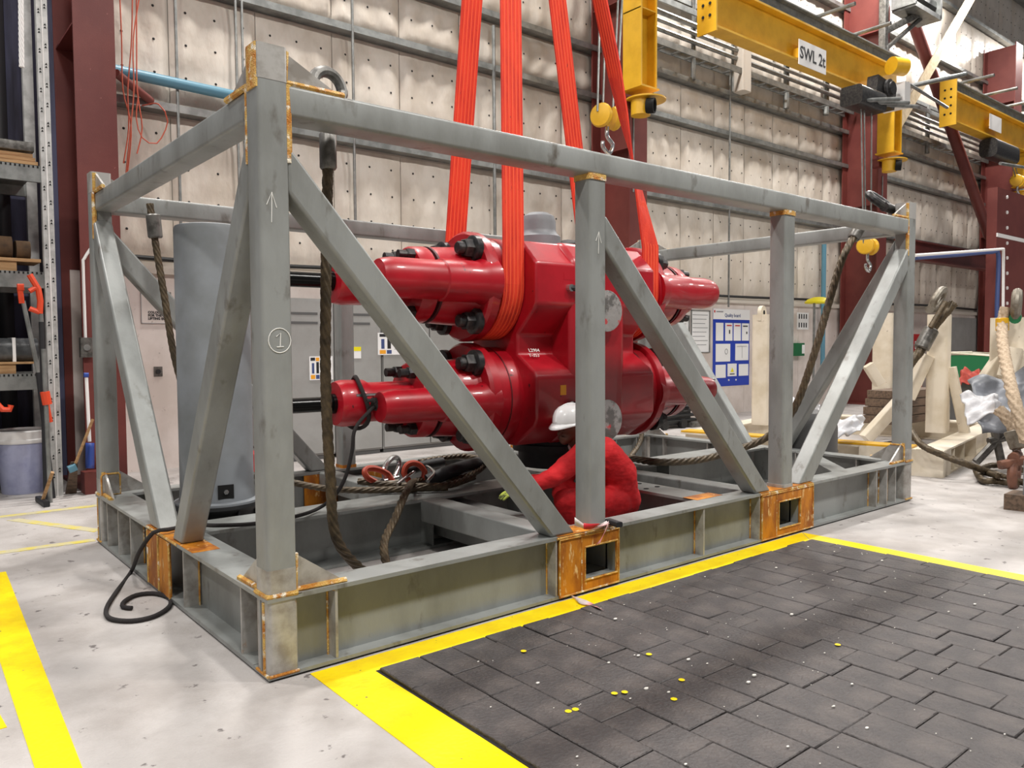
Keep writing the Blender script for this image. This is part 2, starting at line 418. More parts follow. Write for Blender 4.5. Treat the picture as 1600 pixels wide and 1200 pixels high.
# thin conduits down the wall
def conduit(u, v0, v1, r, label, mt='galv', Y=WY-.2):
    a, b = at(u, v0, Y=Y), at(u, v1, Y=Y); b = V((a.x, a.y, b.z)); 
    mb = MB().cyl(a, b, r, n=8)
    return tag(mb.build('wall_conduit', mt), label, 'conduit', 'conduits on the quilted wall')
conduit(272, -60, 420, .02, 'thin conduit on the wall just right of the orange cables')
conduit(366, -60, 300, .018, 'left one of the close pair of conduits above the near corner post')
conduit(376, -60, 300, .018, 'right one of the close pair of conduits above the near corner post')
conduit(549, -60, 430, .022, 'thin conduit on the wall between the near post and the orange slings')
conduit(771, 40, 400, .03, 'conduit on the wall between the two left orange slings')
conduit(1141, 100, 480, .022, 'thin conduit on the wall below the yellow beam end')
conduit(1084, -60, 125, .05, 'thicker conduit on the wall left of the yellow beam end')
conduit(1147, 60, 145, .06, 'short thick conduit on the wall under the yellow beam')
conduit(1229, 100, 170, .07, 'short vertical steel channel on the wall under the lifting sign')
conduit(1291, 125, 180, .08, 'short vertical steel channel beside the middle red column')
conduit(1450, 165, 240, .07, 'vertical steel channel between the crossing braces and the cable tray')
conduit(1288, 360, 600, .06, 'pale blue vertical pipe beside the far red column', 'pipe_blue')
# blue pipe near the left column
pipe_thing('service_pipe', [(.9, WY-.25, 5.02), (5.2, WY-.25, 4.95)], .07, 'pipe_blue', 'pale blue pipe along the wall rail beside the left red column', 'pipe', 14)
# cable tray high on the wall, right bays
for (xa, xb, lab) in ((10.2, 18.9, 'perforated cable tray with pipes on the wall of the middle bay'), (19.6, 28, 'perforated cable tray with pipes on the wall of the far bay')):
    t = thing('cable_tray', lab, 'cable tray', (xa, WY-.3, 7.6), group='cable trays')
    box((xa, WY-.45, 7.62), (xb, WY-.42, 7.75)).build('side_rail', 'galv', t, smooth=0)
    box((xa, WY-.2, 7.62), (xb, WY-.17, 7.75)).build('side_rail', 'galv', t, smooth=0)
    for q in range(int((xb-xa)/.45)):
        box((xa+.2+q*.45, WY-.43, 7.63), (xa+.26+q*.45, WY-.19, 7.65)).build('rung', 'galv', t, smooth=0)
    for z, y, r in ((8.0, WY-.3, .05), (8.17, WY-.32, .045), (8.35, WY-.3, .06)):
        MB().cyl((xa, y, z), (xb, y, z), r, n=10).build('tray_pipe', 'galv', t)
    box((xa, WY-.4, 8.5), (xb, WY-.36, 8.62)).build('side_rail', 'galv', t, smooth=0)
# ------------------------------------------------------------------ red columns
def column(x0, w, label, notch=False, d=.98, yf=6.27):
    t = thing('steel_column', label, 'column', (x0+w/2, yf+d/2, 0), group='red steel columns along the wall')
    H = 11.5
    box((x0, yf, 0), (x0+w, yf+.03, H)).build('front_flange', 'column_red', t, smooth=0)
    box((x0, yf+d-.03, 0), (x0+w, yf+d, H)).build('rear_flange', 'column_red', t, smooth=0)
    box((x0+w/2-.012, yf+.03, 0), (x0+w/2+.012, yf+d-.03, H)).build('web', 'column_red', t, smooth=0)
    for z in (5.2, 7.9, 9.6):
        box((x0+.02, yf+.03, z), (x0+w/2-.012, yf+d-.03, z+.02)).build('stiffener', 'column_red', t, smooth=0)
    box((x0-.06, yf-.06, 0), (x0+w+.06, yf+d+.04, .035)).build('base_plate', 'column_red', t, smooth=0)
    return t
column(.46, .42, 'red steel column beside the storage rack', d=1.13)
column(9.46, .47, 'red steel column behind the middle of the grey frame')
column(18.88, .5, 'red steel column at the end of the yellow beam with the lifting sign')
column(28.2, .6, 'farthest red steel column at the right edge')
# ------------------------------------------------------------------ grey lifting frame
L, W, HB, HT = 6.78, 3.58, .406, 3.0
RZ0, RZ1 = 2.69, 2.835
PS = .148
FR = thing('lifting_frame', 'large grey steel truss frame with rusty welds around the red valve assembly', 'frame', (L/2, W/2, 0))
G = 'frame_grey'
def fp(mb, name, mt=G, parent=None, **k): return mb.build(name, mt, parent or FR, **k)
FW_ = .19
c = FW_/2
def holed_beam(yc, holes):
    mb = MB().box((0, yc-c, .012), (L, yc+c, .03)).box((0, yc-c, HB-.022), (L, yc+c, HB)); t = .007; xs = 0
    for a, b, z0, z1 in holes:
        mb.box((xs, yc-t, .022), (a, yc+t, HB-.022)).box((a, yc-t, .022), (b, yc+t, z0)).box((a, yc-t, z1), (b, yc+t, HB-.022)); xs = b
    return mb.box((xs, yc-t, .022), (L, yc+t, HB-.022))
HL = [(2.10, 2.40, .09, .31), (4.33, 4.66, .075, .31)]
near = fp(holed_beam(c, HL), 'base_beam', smooth=0)
far = fp(holed_beam(W-c, HL), 'base_beam', smooth=0)
left = fp(MB().ibeam((c+.02, FW_, HB/2+.006), (c+.02, W-FW_, HB/2+.006), FW_+.04, HB-.012), 'base_beam', smooth=0)
fp(box((.02, .02, 0), (L-.02, FW_-.01, .012)), 'gap_shadow_strip', 'dark_rubber', near, smooth=0); fp(box((.02, FW_, 0), (FW_, W-.05, .012)), 'gap_shadow_strip', 'dark_rubber', left, smooth=0)  # added black strips: paint the dark shadow line between beams and floor
fp(box((.02, W-FW_+.01, 0), (L-.02, W-.02, .012)), 'gap_shadow_strip', 'dark_rubber', far, smooth=0)  # same painted shadow line under the far beam
right = fp(MB().ibeam((L-c, FW_, HB/2), (L-c, W-FW_, HB/2), FW_, HB), 'base_beam', smooth=0)
spine = fp(MB().ibeam((FW_+.05, 1.77, HB/2), (L-FW_, 1.77, HB/2), .36, HB-.004), 'spine_beam', smooth=0)
# cross members: two fork tubes, one drilled I-beam, end bracing plates
def fork_tube(x0, x1, z0, z1):
    t = .012; mb = MB()
    mb.box((x0, .02, z0), (x0+t, W-.02, z1)).box((x1-t, .02, z0), (x1, W-.02, z1))
    mb.box((x0+t, .02, z0), (x1-t, W-.02, z0+t)).box((x0+t, .02, z1-t), (x1-t, W-.02, z1))
    return fp(mb, 'fork_tube', smooth=0)
fork_tube(2.088, 2.412, .078, .322); fork_tube(4.318, 4.672, .063, .322)
for xx in (1.98, 4.2):
    fp(MB().bar((xx, .2, HB-.09), (xx, 1.6, HB-.09), .18, .17, r=.012), 'cross_member')
    fp(MB().bar((xx, 1.94, HB-.09), (xx, W-.2, HB-.09), .18, .17, r=.012), 'cross_member')
cm = fp(MB().ibeam((3.63, FW_, HB/2), (3.63, 1.59, HB/2), .3, HB-.006), 'cross_beam', smooth=0)
fp(MB().ibeam((3.63, 1.95, HB/2), (3.63, W-FW_, HB/2), .3, HB-.006), 'cross_beam', smooth=0)
for yy in (.75, .95, 1.15):
    for xx in (3.56, 3.70):
        fp(MB().cyl((xx, yy, HB-.004), (xx, yy, HB+.0005), .022, n=10), 'bolt_hole', 'sink_black', cm)
fp(box((3.47, .16, HB), (3.79, .30, HB+.002)), 'rust_patch', 'rust', cm, smooth=0)
fp(MB().prism([(5.55, .19, HB-.02), (5.8, .19, HB-.02), (6.59, .95, HB-.02), (6.59, 1.2, HB-.02)], (0, 0, .012)), 'corner_strut', G, smooth=0)
0 and fp(MB().prism([(5.0, 1.94, HB-.02), (6.59, 1.94, HB-.02), (6.59, 2.5, HB-.02), (6.2, 2.9, HB-.02), (5.5, 2.9, HB-.02), (5.2, 2.5, HB-.02)], (0, 0, .012)), 'deck_plate', G, smooth=0)
# stiffeners on the four beams (plates between the flanges)
def stiff_x(x, beam, y0, y1, mt='bare_steel'):
    fp(box((x-.007, y0, .022), (x+.007, y1, HB-.022)), 'stiffener', mt, beam, smooth=0)
for x in (.36, 1.86, 3.35, 4.07, 6.03, 6.24, 6.42):
    stiff_x(x, near, .006, c-.007)
    fp(MB().tube([(x-.012, .01, .024), (x-.012, c-.01, .024), (x-.012, c-.01, HB-.024), (x-.012, .01, HB-.024)], .006, 6), 'weld_bead', 'weld', near)
for x in (.36, 1.86, 3.35, 4.07, 6.03, 6.42): stiff_x(x, far, W-FW_+.006, W-c-.007, G)
for x in (2.0, 2.9, 3.9, 4.9): stiff_x(x, spine, 1.6, 1.762, G)
for x in (2.45, 5.3): stiff_x(x, far, W-FW_+.006, W-c-.007, 'rust')
def stiff_y(y, x0, x1, beam, mt='bare_steel'):
    fp(box((x0, y-.007, .022), (x1, y+.007, HB-.022)), 'stiffener', mt, beam, smooth=0)
for y in (.36, 1.30, 2.52, 2.87, 3.22):
    stiff_y(y, .006, c+.01, left)
    fp(MB().tube([(.01, y-.012, .024), (c, y-.012, .024), (c, y-.012, HB-.024), (.01, y-.012, HB-.024)], .006, 6), 'weld_bead', 'weld', left)
for y in (.5, 1.2, 1.79, 2.4, 3.1): stiff_y(y, L-FW_+.006, L-c-.008, right)
# rusty plates on the outer faces: fork pockets and the plate under the side V
def pocket(x0, x1, a0, a1, z0, z1):
    y0, y1 = -.004, .014; zt, zb = HB-.024, .022
    for nm, q in (('pocket_plate', (x0, a0, zb, zt)), ('pocket_plate', (a1, x1, zb, zt)), ('pocket_plate', (a0, a1, z1, zt)), ('pocket_plate', (a0, a1, zb, z0))):
        if q[1]-q[0] > .012: fp(box((q[0], y0, q[2]), (q[1], y1, q[3])), nm, 'rust', near, smooth=0)
    r = .008
    fp(MB().tube([(a0, y0, z0), (a1, y0, z0), (a1, y0, z1), (a0, y0, z1)], r, 6, closed=True), 'pocket_rim', 'weld', near)
    fp(MB().tube([(x0, y0, zb), (x1, y0, zb), (x1, y0, zt), (x0, y0, zt)], r, 6, closed=True), 'weld_bead', 'weld', near)
    fp(MB().tube([(a0-.03, y0, zb), (a0-.03, y0, zt)], .005, 6), 'weld_bead', 'weld', near)
    fp(box((x0-.01, -.002, HB), (x1, .17, HB+.002)), 'rust_patch', 'rust', near, smooth=0)
    fp(MB().tube([(x0-.02, -.002, HB-.012), (x1, -.002, HB-.012)], .009, 6), 'weld_bead', 'weld', near)
pocket(1.88, 2.415, 2.10, 2.40, .09, .305)
pocket(4.09, 4.86, 4.33, 4.66, .08, .305)
fp(box((-.004, 1.56, .024), (.012, 1.77, HB-.024)), 'side_plate', 'rust', left, smooth=0)
fp(box((-.004, 1.80, .024), (.012, 2.02, HB-.024)), 'side_plate', 'rust', left, smooth=0)
for y in (1.55, 1.785, 2.03): fp(MB().tube([(-.004, y, .024), (-.004, y, HB-.024)], .008, 6), 'weld_bead', 'weld', left)
fp(box((.0, 1.1, HB), (.16, 2.06, HB+.002)), 'rust_patch', 'rust', left, smooth=0)
fp(MB().tube([(0, 1.4, HB-.008), (0, 2.05, HB-.008)], .009, 6), 'weld_bead', 'weld', left)
# ---- corner posts
h2 = PS/2
posts = {}
for nm, (px, py) in {'A': (.007+h2, .007+h2), 'B': (L-.007-h2, .007+h2), 'C': (.007+h2, W-.007-h2), 'D': (L-.007-h2, W-.007-h2)}.items():
    posts[nm] = fp(MB().bar((px, py, .02), (px, py, HT), PS, PS, up=(0, 1, 0), r=.018), 'corner_post')
    p = posts[nm]; sx = 1 if px < L/2 else -1; sy = 1 if py < W/2 else -1
    ox, oy = px-sx*h2, py-sy*h2
    ix, iy = px+sx*h2, py+sy*h2
    # foot and head gussets, in the two side planes
    for (z0, z1, zs) in ((HB, HB+.19, 1), (RZ1, HT-.01, 1)):
        run = .27 if z0 < 1 else .30
        fp(MB().prism([(ix, oy+sy*.03, z0), (ix+sx*run, oy+sy*.03, z0), (ix, oy+sy*.03, z1)], (0, sy*.016, 0)), 'gusset', 'bare_steel', p, smooth=0)
        fp(MB().prism([(ox+sx*.03, iy, z0), (ox+sx*.03, iy+sy*run, z0), (ox+sx*.03, iy, z1)], (sx*.016, 0, 0)), 'gusset', 'bare_steel', p, smooth=0)
        fp(MB().tube([(ix, oy+sy*.024, z1), (ix, oy+sy*.024, z0+.01), (ix+sx*run, oy+sy*.02, z0+.006)], .017, 6), 'weld_bead', 'weld', p)
        fp(MB().tube([(ox+sx*.024, iy, z1), (ox+sx*.024, iy, z0+.01), (ox+sx*.02, iy+sy*run, z0+.006)], .017, 6), 'weld_bead', 'weld', p)
    # welds round the post foot and at the rail ends, bare steel at the foot and head
    k = .006
    fp(MB().tube([(ox-sx*k*0, iy, HB+.004), (ox, oy, HB+.004), (ix, oy, HB+.004)], .014, 6), 'weld_bead', 'weld', p)
    fp(MB().tube([(ox-sx*.004, oy-sy*.004, .026), (ix, oy-sy*.004, .026)], .008, 6), 'weld_bead', 'weld', p)
    fp(MB().tube([(ox-sx*.004, iy, .026), (ox-sx*.004, oy-sy*.004, .026)], .008, 6), 'weld_bead', 'weld', p)
    fp(MB().tube([(ix+sx*.004, oy+sy*.02, RZ1), (ix+sx*.004, oy+sy*.016, RZ0), (ix+sx*.004, oy+sy*.016, RZ0-.22)], .018, 6), 'weld_bead', 'weld', p)
    fp(MB().tube([(ox+sx*.016, iy+sy*.004, RZ1), (ox+sx*.016, iy+sy*.004, RZ0), (ox+sx*.016, iy+sy*.004, RZ0-.22)], .018, 6), 'weld_bead', 'weld', p)
    fp(box((ox-sx*.007 if sx > 0 else ix-.02, oy-.007 if sy > 0 else iy-.02, HB-.004), (ix+.02 if sx > 0 else ox+.007, iy+.02 if sy > 0 else oy+.007, HB+.001)), 'foot_plate', 'bare_steel', p, smooth=0)
    fp(MB().bar((px, py, HB), (px, py, HB+.13), PS+.003, PS+.003, up=(0, 1, 0), r=.019), 'post_foot', 'bare_steel', p)
    fp(MB().bar((px, py, .03), (px, py, HB-.022), PS+.003, PS+.003, up=(0, 1, 0), r=.019), 'post_stub', 'bare_steel', p)
    fp(MB().tube([(ox-sx*.002, oy+sy*.05, .03), (ox-sx*.002, oy+sy*.05, HB-.03)], .009, 6), 'weld_bead', 'weld', p)
    fp(MB().bar((px, py, HT-.16), (px, py, HT+.002), PS+.003, PS+.003, up=(0, 1, 0), r=.019), 'post_head', 'bare_steel', p)
# rust streak on the outer corner of the near post head
fp(MB().bar((.022, .075, 2.80), (.022, .075, HT+.004), .125, .042, up=(1, 0, 0), r=.016), 'rust_strip', 'weld', posts['A'])
# lifting eye plate and shackle seats are separate things further down
# ---- top rails
RD = .185
y0 = .012; rail_near = fp(MB().bar((.155, y0+RD/2, (RZ0+RZ1)/2), (L-.155, y0+RD/2, (RZ0+RZ1)/2), RD, RZ1-RZ0, r=.018), 'top_rail')
rail_far = fp(MB().bar((.155, W-y0-RD/2, (RZ0+RZ1)/2), (L-.155, W-y0-RD/2, (RZ0+RZ1)/2), RD, RZ1-RZ0, r=.018), 'top_rail')
rail_l = fp(MB().bar((.03+.07, .155, (RZ0+RZ1)/2), (.03+.07, W-.155, (RZ0+RZ1)/2), .14, RZ1-RZ0, r=.018), 'top_rail')
rail_r = fp(MB().bar((L-.1, .155, (RZ0+RZ1)/2), (L-.1, W-.155, (RZ0+RZ1)/2), .14, RZ1-RZ0, r=.018), 'top_rail')
# ---- intermediate posts and diagonals
for (yy, side) in ((.082, near), (W-.082, far)):
    for xx in (2.235, 4.48):
        mp_ = fp(MB().bar((xx, yy, HB), (xx, yy, RZ0), PS, PS, up=(0, 1, 0), r=.018), 'middle_post')
        fp(MB().bar((xx, yy, RZ0-.035), (xx, yy, RZ0+.002), PS+.012, PS+.012, up=(0, 1, 0), r=.02), 'weld_collar', 'weld', mp_)
        fp(MB().bar((xx, yy, HB), (xx, yy, HB+.03), PS+.012, PS+.012, up=(0, 1, 0), r=.02), 'foot_weld', 'bare_steel' if yy < 1 else 'rust', mp_)
    def diag(a, b):
        a = V(a); b = V(b); d = (b-a).normalized()
        mb = MB().bar(a-d*.0, b+d*.0, .145, .150, up=(0, 1, 0), r=.018)
        return fp(mb, 'diagonal_brace')
    def clipped(x_top, z_top, x_bot, vertical_x):
        # brace between a post face (vertical plane) and the base flange (horizontal plane)
        a = V((x_top, yy, z_top)); b = V((x_bot, yy, HB)); d = (b-a).normalized(); n = V((d.z, 0, -d.x))*(.075)
        w = .0725; r = .015
        pts = []
        for s_ in (1, -1):
            p = a+n*s_; t = (vertical_x-p.x)/d.x; top = p+d*t
            q = a+n*s_; t = (HB-q.z)/d.z; bot = q+d*t
            pts.append((top, bot))
        quad = [pts[0][0], pts[0][1], pts[1][1], pts[1][0]]
        mb = MB().prism([V((p.x, yy-w, p.z)) for p in quad], (0, 2*w, 0))
        return fp(mb, 'diagonal_brace', bevel=.016)
    clipped(.155, 2.44, 1.93, .15)
    clipped(2.31, 2.33, 4.13, 2.305)
    clipped(L-.155, 2.44, 4.76, L-.155)
for xx, rng in ((.082, (.155, 2.50, 1.44)), (L-.082, (.155, 2.50, 1.44))):
    for mir in (0, 1):
        fy = (lambda q: W-q) if mir else (lambda q: q)
        yv, zt, yb = rng if not mir else (.155, 2.50, 1.66)
        a = V((xx, fy(yv), zt)); b = V((xx, fy(yb), HB)); d = (b-a).normalized(); n = V((0, d.z, -d.y))*.075
        pts = []
        for s_ in (1, -1):
            p = a+n*s_; top = p+d*((fy(yv)-p.y)/d.y); bot = p+d*((HB-p.z)/d.z); pts.append((top, bot))
        quad = [pts[0][0], pts[0][1], pts[1][1], pts[1][0]]
        fp(MB().prism([V((xx-.07, p.y, p.z)) for p in quad], (.14, 0, 0)), 'diagonal_brace', bevel=.016)
fp(MB().prism([(.012, W-.157, HB), (.15, W-.157, HB), (.15, W-.157, HB+.13), (.135, W-.157, HB+.17), (.03, W-.157, HB+.17), (.012, W-.157, HB+.15)], (0, -.014, 0)), 'doubler_plate', 'bare_steel', posts['C'], smooth=0)
fp(MB().tube([(.012, W-.172, HB+.005), (.012, W-.172, HB+.16), (.03, W-.172, HB+.175), (.14, W-.172, HB+.175), (.15, W-.172, HB+.16), (.15, W-.172, HB+.005)], .008, 6, closed=True), 'weld_bead', 'weld', posts['C'])
xb = L-.157
fp(MB().prism([(xb, .012, HB), (xb, .25, HB), (xb, .19, HB+.13), (xb, .15, HB+.17), (xb, .03, HB+.17), (xb, .012, HB+.15)], (-.016, 0, 0)), 'doubler_plate', 'bare_steel', posts['B'], smooth=0)
fp(MB().tube([(xb-.016, .012, HB+.005), (xb-.016, .012, HB+.15), (xb-.016, .03, HB+.172), (xb-.016, .15, HB+.172)], .009, 6), 'weld_bead', 'weld', posts['B'])
for xa, xz in ((1.74, 2.08), (2.42, 2.62), (4.05, 4.3), (4.7, 4.95)):
    fp(box((xa, W-FW_-.004, .03), (xz, W-FW_+.008, HB-.024)), 'pocket_plate', 'rust', far, smooth=0)
# chalk marks: circled 1 and arrows on the posts
yk = .0055
mb = MB(); cx, cz = at(437, 532, Y=yk).x, at(437, 532, Y=yk).z
mb.tube([(cx+.055*math.cos(a*PI/10), yk, cz+.058*math.sin(a*PI/10)) for a in range(20)], .0022, 5, closed=True)
fp(mb, 'chalk_circle', 'chalk', posts['A'])
mb = MB().tube([(cx-.016, yk, cz+.018), (cx+.006, yk, cz+.036), (cx+.002, yk, cz-.03)], .0022, 5).tube([(cx-.014, yk, cz-.031), (cx+.02, yk, cz-.029)], .0022, 5)
fp(mb, 'chalk_numeral', 'chalk', posts['A'])
ax_ = at(424, 330, Y=yk).x
for (x_, z_, par) in ((ax_, at(424, 300, Y=yk).z, posts['A']), (at(935, 365, Y=yk).x, at(935, 362, Y=yk).z, FR)):
    mb = MB().tube([(x_, yk, z_-.14), (x_+.004, yk, z_)], .002, 5).tube([(x_-.022, yk, z_-.06), (x_+.004, yk, z_), (x_+.026, yk, z_-.07)], .002, 5)
    fp(mb, 'chalk_arrow', 'chalk', par)
# ------------------------------------------------------------------ red valve assembly (double ram preventer)
BC = V((3.33, 1.62, .74)); BR = math.radians(-3)
BOP = thing('ram_preventer', 'huge red double ram blowout preventer hanging in orange slings', 'valve', BC, BR)
ZU, ZL = 2.08-BC.z, 1.18-BC.z
R_ = 'bop_red'
def bp(mb, name, mt=R_, parent=None, **k): return mb.build(name, mt, parent or BOP, local=True, **k)
HX = .66
ztop = ZU+.36; zbot = ZL-.40
# body: front/back profile with two raised square faces and bevels, extruded along x
prof = [(-.28, zbot), (-.54, ZL-.23), (-.58, ZL-.17), (-.58, ZL+.17), (-.54, ZL+.22), (-.33, (ZU+ZL)/2-.10), (-.33, (ZU+ZL)/2+.06), (-.54, ZU-.20), (-.58, ZU-.15), (-.58, ZU+.17), (-.38, ztop)]
full = prof + [(-y, z) for y, z in prof[::-1]]
body = bp(MB().prism([V((-HX, y, z)) for y, z in full], (2*HX, 0, 0)), 'body', bevel=.02)
# centre block fills the waist between the faces
cb = [(-.30, zbot-.01), (-.57, ZL-.22), (-.585, ZL-.16), (-.585, ZU+.2), (-.42, ztop+.01), (.42, ztop+.01), (.585, ZU+.2), (.585, ZL-.16), (.57, ZL-.22), (.30, zbot-.01)]
bp(MB().prism([V((-.30, y, z)) for y, z in cb], (.60, 0, 0)), 'centre_block', bevel=.05)
# side outlets wrapped in clear tape
for z in (ZU-.20, ZL-.20):
    for sg in (-1, 1):
        f = bp(MB().lathe((0, sg*.56, z), (0, sg, 0), [(0, .14), (.07, .14), (.07, .165), (.11, .17)], 28), 'side_outlet')
        bp(MB().lathe((0, sg*.672, z), (0, sg, 0), [(0, .17), (.006, .17), (.010, .155)], 28), 'taped_cover', 'tape_clear', f)
for (x_, z_) in ((-.33, ZU-.02), (-.33, ZL-.06)):
    pl_ = bp(MB().cyl((x_, -.58, z_), (x_, -.62, z_), .03, n=10), 'bleed_plug', 'chrome')
    bp(MB().cyl((x_+.005, -.60, z_), (x_+.09, -.645, z_-.005), .026, n=10), 'bleed_fitting', 'bolt_black', pl_)
bp(box((-.38, -.5815, ZU+.045), (-.24, -.58, ZU+.10)), 'name_plate', 'bop_red')
bp(box((-.42, -.5825, ZL+.02), (-.36, -.58, ZL+.10)), 'name_plate', 'label_orange')
for s0, zz in (('L2904', ZL+.40), ('T-353', ZL+.36)):
    n = V((0, -.5, .32)).normalized()
    text(s0, .045, BC + Matrix.Rotation(BR, 3, 'Z') @ V((-.55, -.405, zz-.02)), Matrix.Rotation(BR, 3, 'Z') @ V((1, 0, 0)), Matrix.Rotation(BR, 3, 'Z') @ V((0, .55, .83)), 'chalk', BOP, 'stamped_mark')
# top hub with grey cap
hub = bp(MB().lathe((-.14, .05, ztop-.01), (0, 0, 1), [(0, .22), (.03, .22), (.05, .20), (.12, .195), (.15, .165), (.18, .155), (.25, .155), (.30, .14), (.33, .09), (.34, 0)], 32), 'top_cap', 'cyl_grey')
bp(MB().grid(lambda s, t: (-.05+.5*s, -.36+.3*t, ztop+.02+.06*math.sin(PI*s)*t+.03*math.sin(7*s)), 10, 6), 'rubber_sheet', 'dark_rubber', thick=.008)
# lower neck under the body
bp(MB().lathe((0, 0, zbot+.02), (0, 0, -1), [(0, .34), (.06, .34), (.06, .38), (.12, .38), (.12, .33), (.26, .33)], 32), 'bottom_neck', 'dark_rubber')
# bonnets with actuators, both sides, both rams
def actuator(sx, z, lower):
    X = lambda q: sx*q
    bon = bp(MB().lathe((X(.64), 0, z), (sx, 0, 0), [(0, .41), (.12, .41), (.135, .40), (.145, .41), (.27, .41), (.30, .385)], 40), 'bonnet')
    bp(MB().lathe((X(.77), 0, z), (sx, 0, 0), [(0, .4105), (.008, .4105)], 40, caps=False), 'bonnet_seam', 'bop_seam', bon)
    bp(MB().lathe((X(.88), 0, z), (sx, 0, 0), [(0, .425), (.015, .447), (.085, .447), (.11, .425), (.112, .30)], 44), 'bonnet_flange', R_, bon)
    hs = bp(MB().lathe((X(.90), 0, z), (sx, 0, 0), [(0, .37), (.10, .33), (.16, .315), (.40, .30), (.43, .285)], 36), 'housing')
    for a in (45, 135, 225, 315):
        yb, zb = .33*math.cos(math.radians(a)), .41*math.sin(math.radians(a))*.98
        bt = bp(MB().lathe((X(.985), yb, z+zb), (sx, 0, 0), [(0, .105), (.05, .105), (.06, .09)], 20), 'washer', 'bolt_black', bon)
        q = MB().hexhead((X(1.04), yb, z+zb), (sx, 0, 0), .078, .075); q.lathe((X(1.11), yb, z+zb), (sx, 0, 0), [(0, .05), (.05, .05), (.06, .042)], 12)
        bp(q, 'bonnet_bolt', 'bolt_black', bon, smooth=30)
    bp(MB().lathe((X(1.325), 0, z), (sx, 0, 0), [(0, .302), (.02, .302), (.022, .27), (.045, .27), (.047, .3)], 36, caps=False), 'cap_groove', 'bop_seam', hs)
    cap = bp(MB().lathe((X(1.37), 0, z), (sx, 0, 0), [(0, .30), (.10, .295), (.12, .28), (.125, .2)], 36), 'end_cap')
    for a in (62, 118, 242, 298):
        yb, zb = .235*math.cos(math.radians(a)), .245*math.sin(math.radians(a))
        q = MB().hexhead((X(1.49), yb, z+zb), (sx, 0, 0), .05, .06); q.cyl((X(1.55), yb, z+zb), (X(1.62), yb, z+zb), .034, n=12)
        bp(q, 'cap_bolt', 'bolt_black', cap, smooth=30)
    tail = bp(MB().lathe((X(1.48), 0, z), (sx, 0, 0), [(q_*(1 if sx < 0 else .35), r_) for q_, r_ in [(0, .15), (.36, .15), (.40, .172), (.57, .174), (.60, .168), (.62, .16), (.625, .06)]], 30), 'tail_cylinder')
    if sx < 0: bp(MB().lathe((X(2.08), 0, z), (sx, 0, 0), [(0, .075), (.05, .075), (.05, .055), (.42, .055)], 20), 'tail_rod', 'rod_black', tail)
    for sy in (-1,):
        yc, rr = sy*.29, (.128 if lower else .15)
        e = 1.88 if sx < 0 else 1.74
        fc = bp(MB().lathe((X(.90), yc, z+(-.02 if lower else .02)), (sx, 0, 0), [(0, rr+.05), (.10, rr+.03), (.14, rr+.012), (.46, rr+.012), (.47, rr), (e-1.0, rr), (e-.93, rr*.93), (e-.90, rr*.86)], 28), 'opening_cylinder')
        if lower: bp(MB().cyl((X(1.5), yc+.14, z+.06), (X(2.0), yc+.14, z+.06), .016, n=10), 'guide_rod', 'chrome', fc)
for sx in (-1, 1):
    actuator(sx, ZU, False); actuator(sx, ZL, True)
# ------------------------------------------------------------------ slings
HOOK = V((2.88, 1.62, 7.4))
def sling(xa, label):
    RB = Matrix.Rotation(BR, 3, 'Z')
    c_ = BC + RB @ V((xa, 0, ZU)); r = .425
    ey = RB @ V((0, 1, 0)); ex = RB @ V((1, 0, 0))
    t = thing('web_sling', label, 'sling', (c_.x, c_.y, c_.z-r), group='orange lifting slings')
    w = .20; th = .016
    # path: hook -> front tangent -> under the bonnet -> back tangent -> hook
    pts = []
    A = c_-ey*r + V((0, 0, .40)); B = c_+ey*r + V((0, 0, .40))
    HK = HOOK + V((-.105 if xa < 0 else .105, 0, 0))
    for k in range(14): pts.append((HK+V((0, -.06, 0))).lerp(A, k/13))
    arc = [c_ + ey*(-r*math.cos(a)) + V((0, 0, -r*math.sin(a))) for a in [PI*k/24 for k in range(0, 25)]]
    back = [B.lerp(HK+V((0, .06, 0)), k/13) for k in range(14)]
    def strip(ps, nm, tw=0):
        vs = []; fs = []; vr = []; fr = []
        n = len(ps)
        for i, p in enumerate(ps):
            d = (ps[min(i+1, n-1)]-ps[max(i-1, 0)]).normalized()
            side = (ex-d*ex.dot(d)).normalized(); nr = side.cross(d).normalized()
            if tw:
                a = tw*min(1, max(0, (13-i)/3.6)); M3 = Matrix.Rotation(a, 3, d); side = M3 @ side; nr = M3 @ nr
            sec = [(-w/2, -th/2), (w/2, -th/2), (w/2, th/2), (-w/2, th/2)]
            vs += [p+side*a_+nr*b_ for a_, b_ in sec]
            for q in range(5):
                o = -w*.36+q*w*.18; vr += [p+side*(o-.006)+nr*(th/2+.003), p+side*(o+.006)+nr*(th/2+.003), p+side*(o+.006)-nr*(th/2+.003), p+side*(o-.006)-nr*(th/2+.003)]
        for i in range(n-1):
            for k in range(4): fs.append((i*4+k, i*4+(k+1) % 4, i*4+4+(k+1) % 4, i*4+4+k))
            for q in range(5):
                for k in range(4): b = (i*5+q)*4; b2 = b+20; fr.append((b+k, b+(k+1) % 4, b2+(k+1) % 4, b2+k))
        fs += [(3, 2, 1, 0), (n*4-4, n*4-3, n*4-2, n*4-1)]
        leg = MB().add(vs, fs).build(nm, 'sling', t)
        MB().add(vr, fr).build('stitched_rib', 'sling_rib', leg)
    tw_i = 7
    strip(pts+arc[:1], 'front_leg', -1.35 if xa > 0 else 0)
    strip(arc, 'wrap')
    strip(arc[-1:]+back, 'back_leg')
    return t
sling(-.768, 'orange web sling around the left bonnet of the red valve')
sling(.768, 'orange web sling around the right bonnet of the red valve')
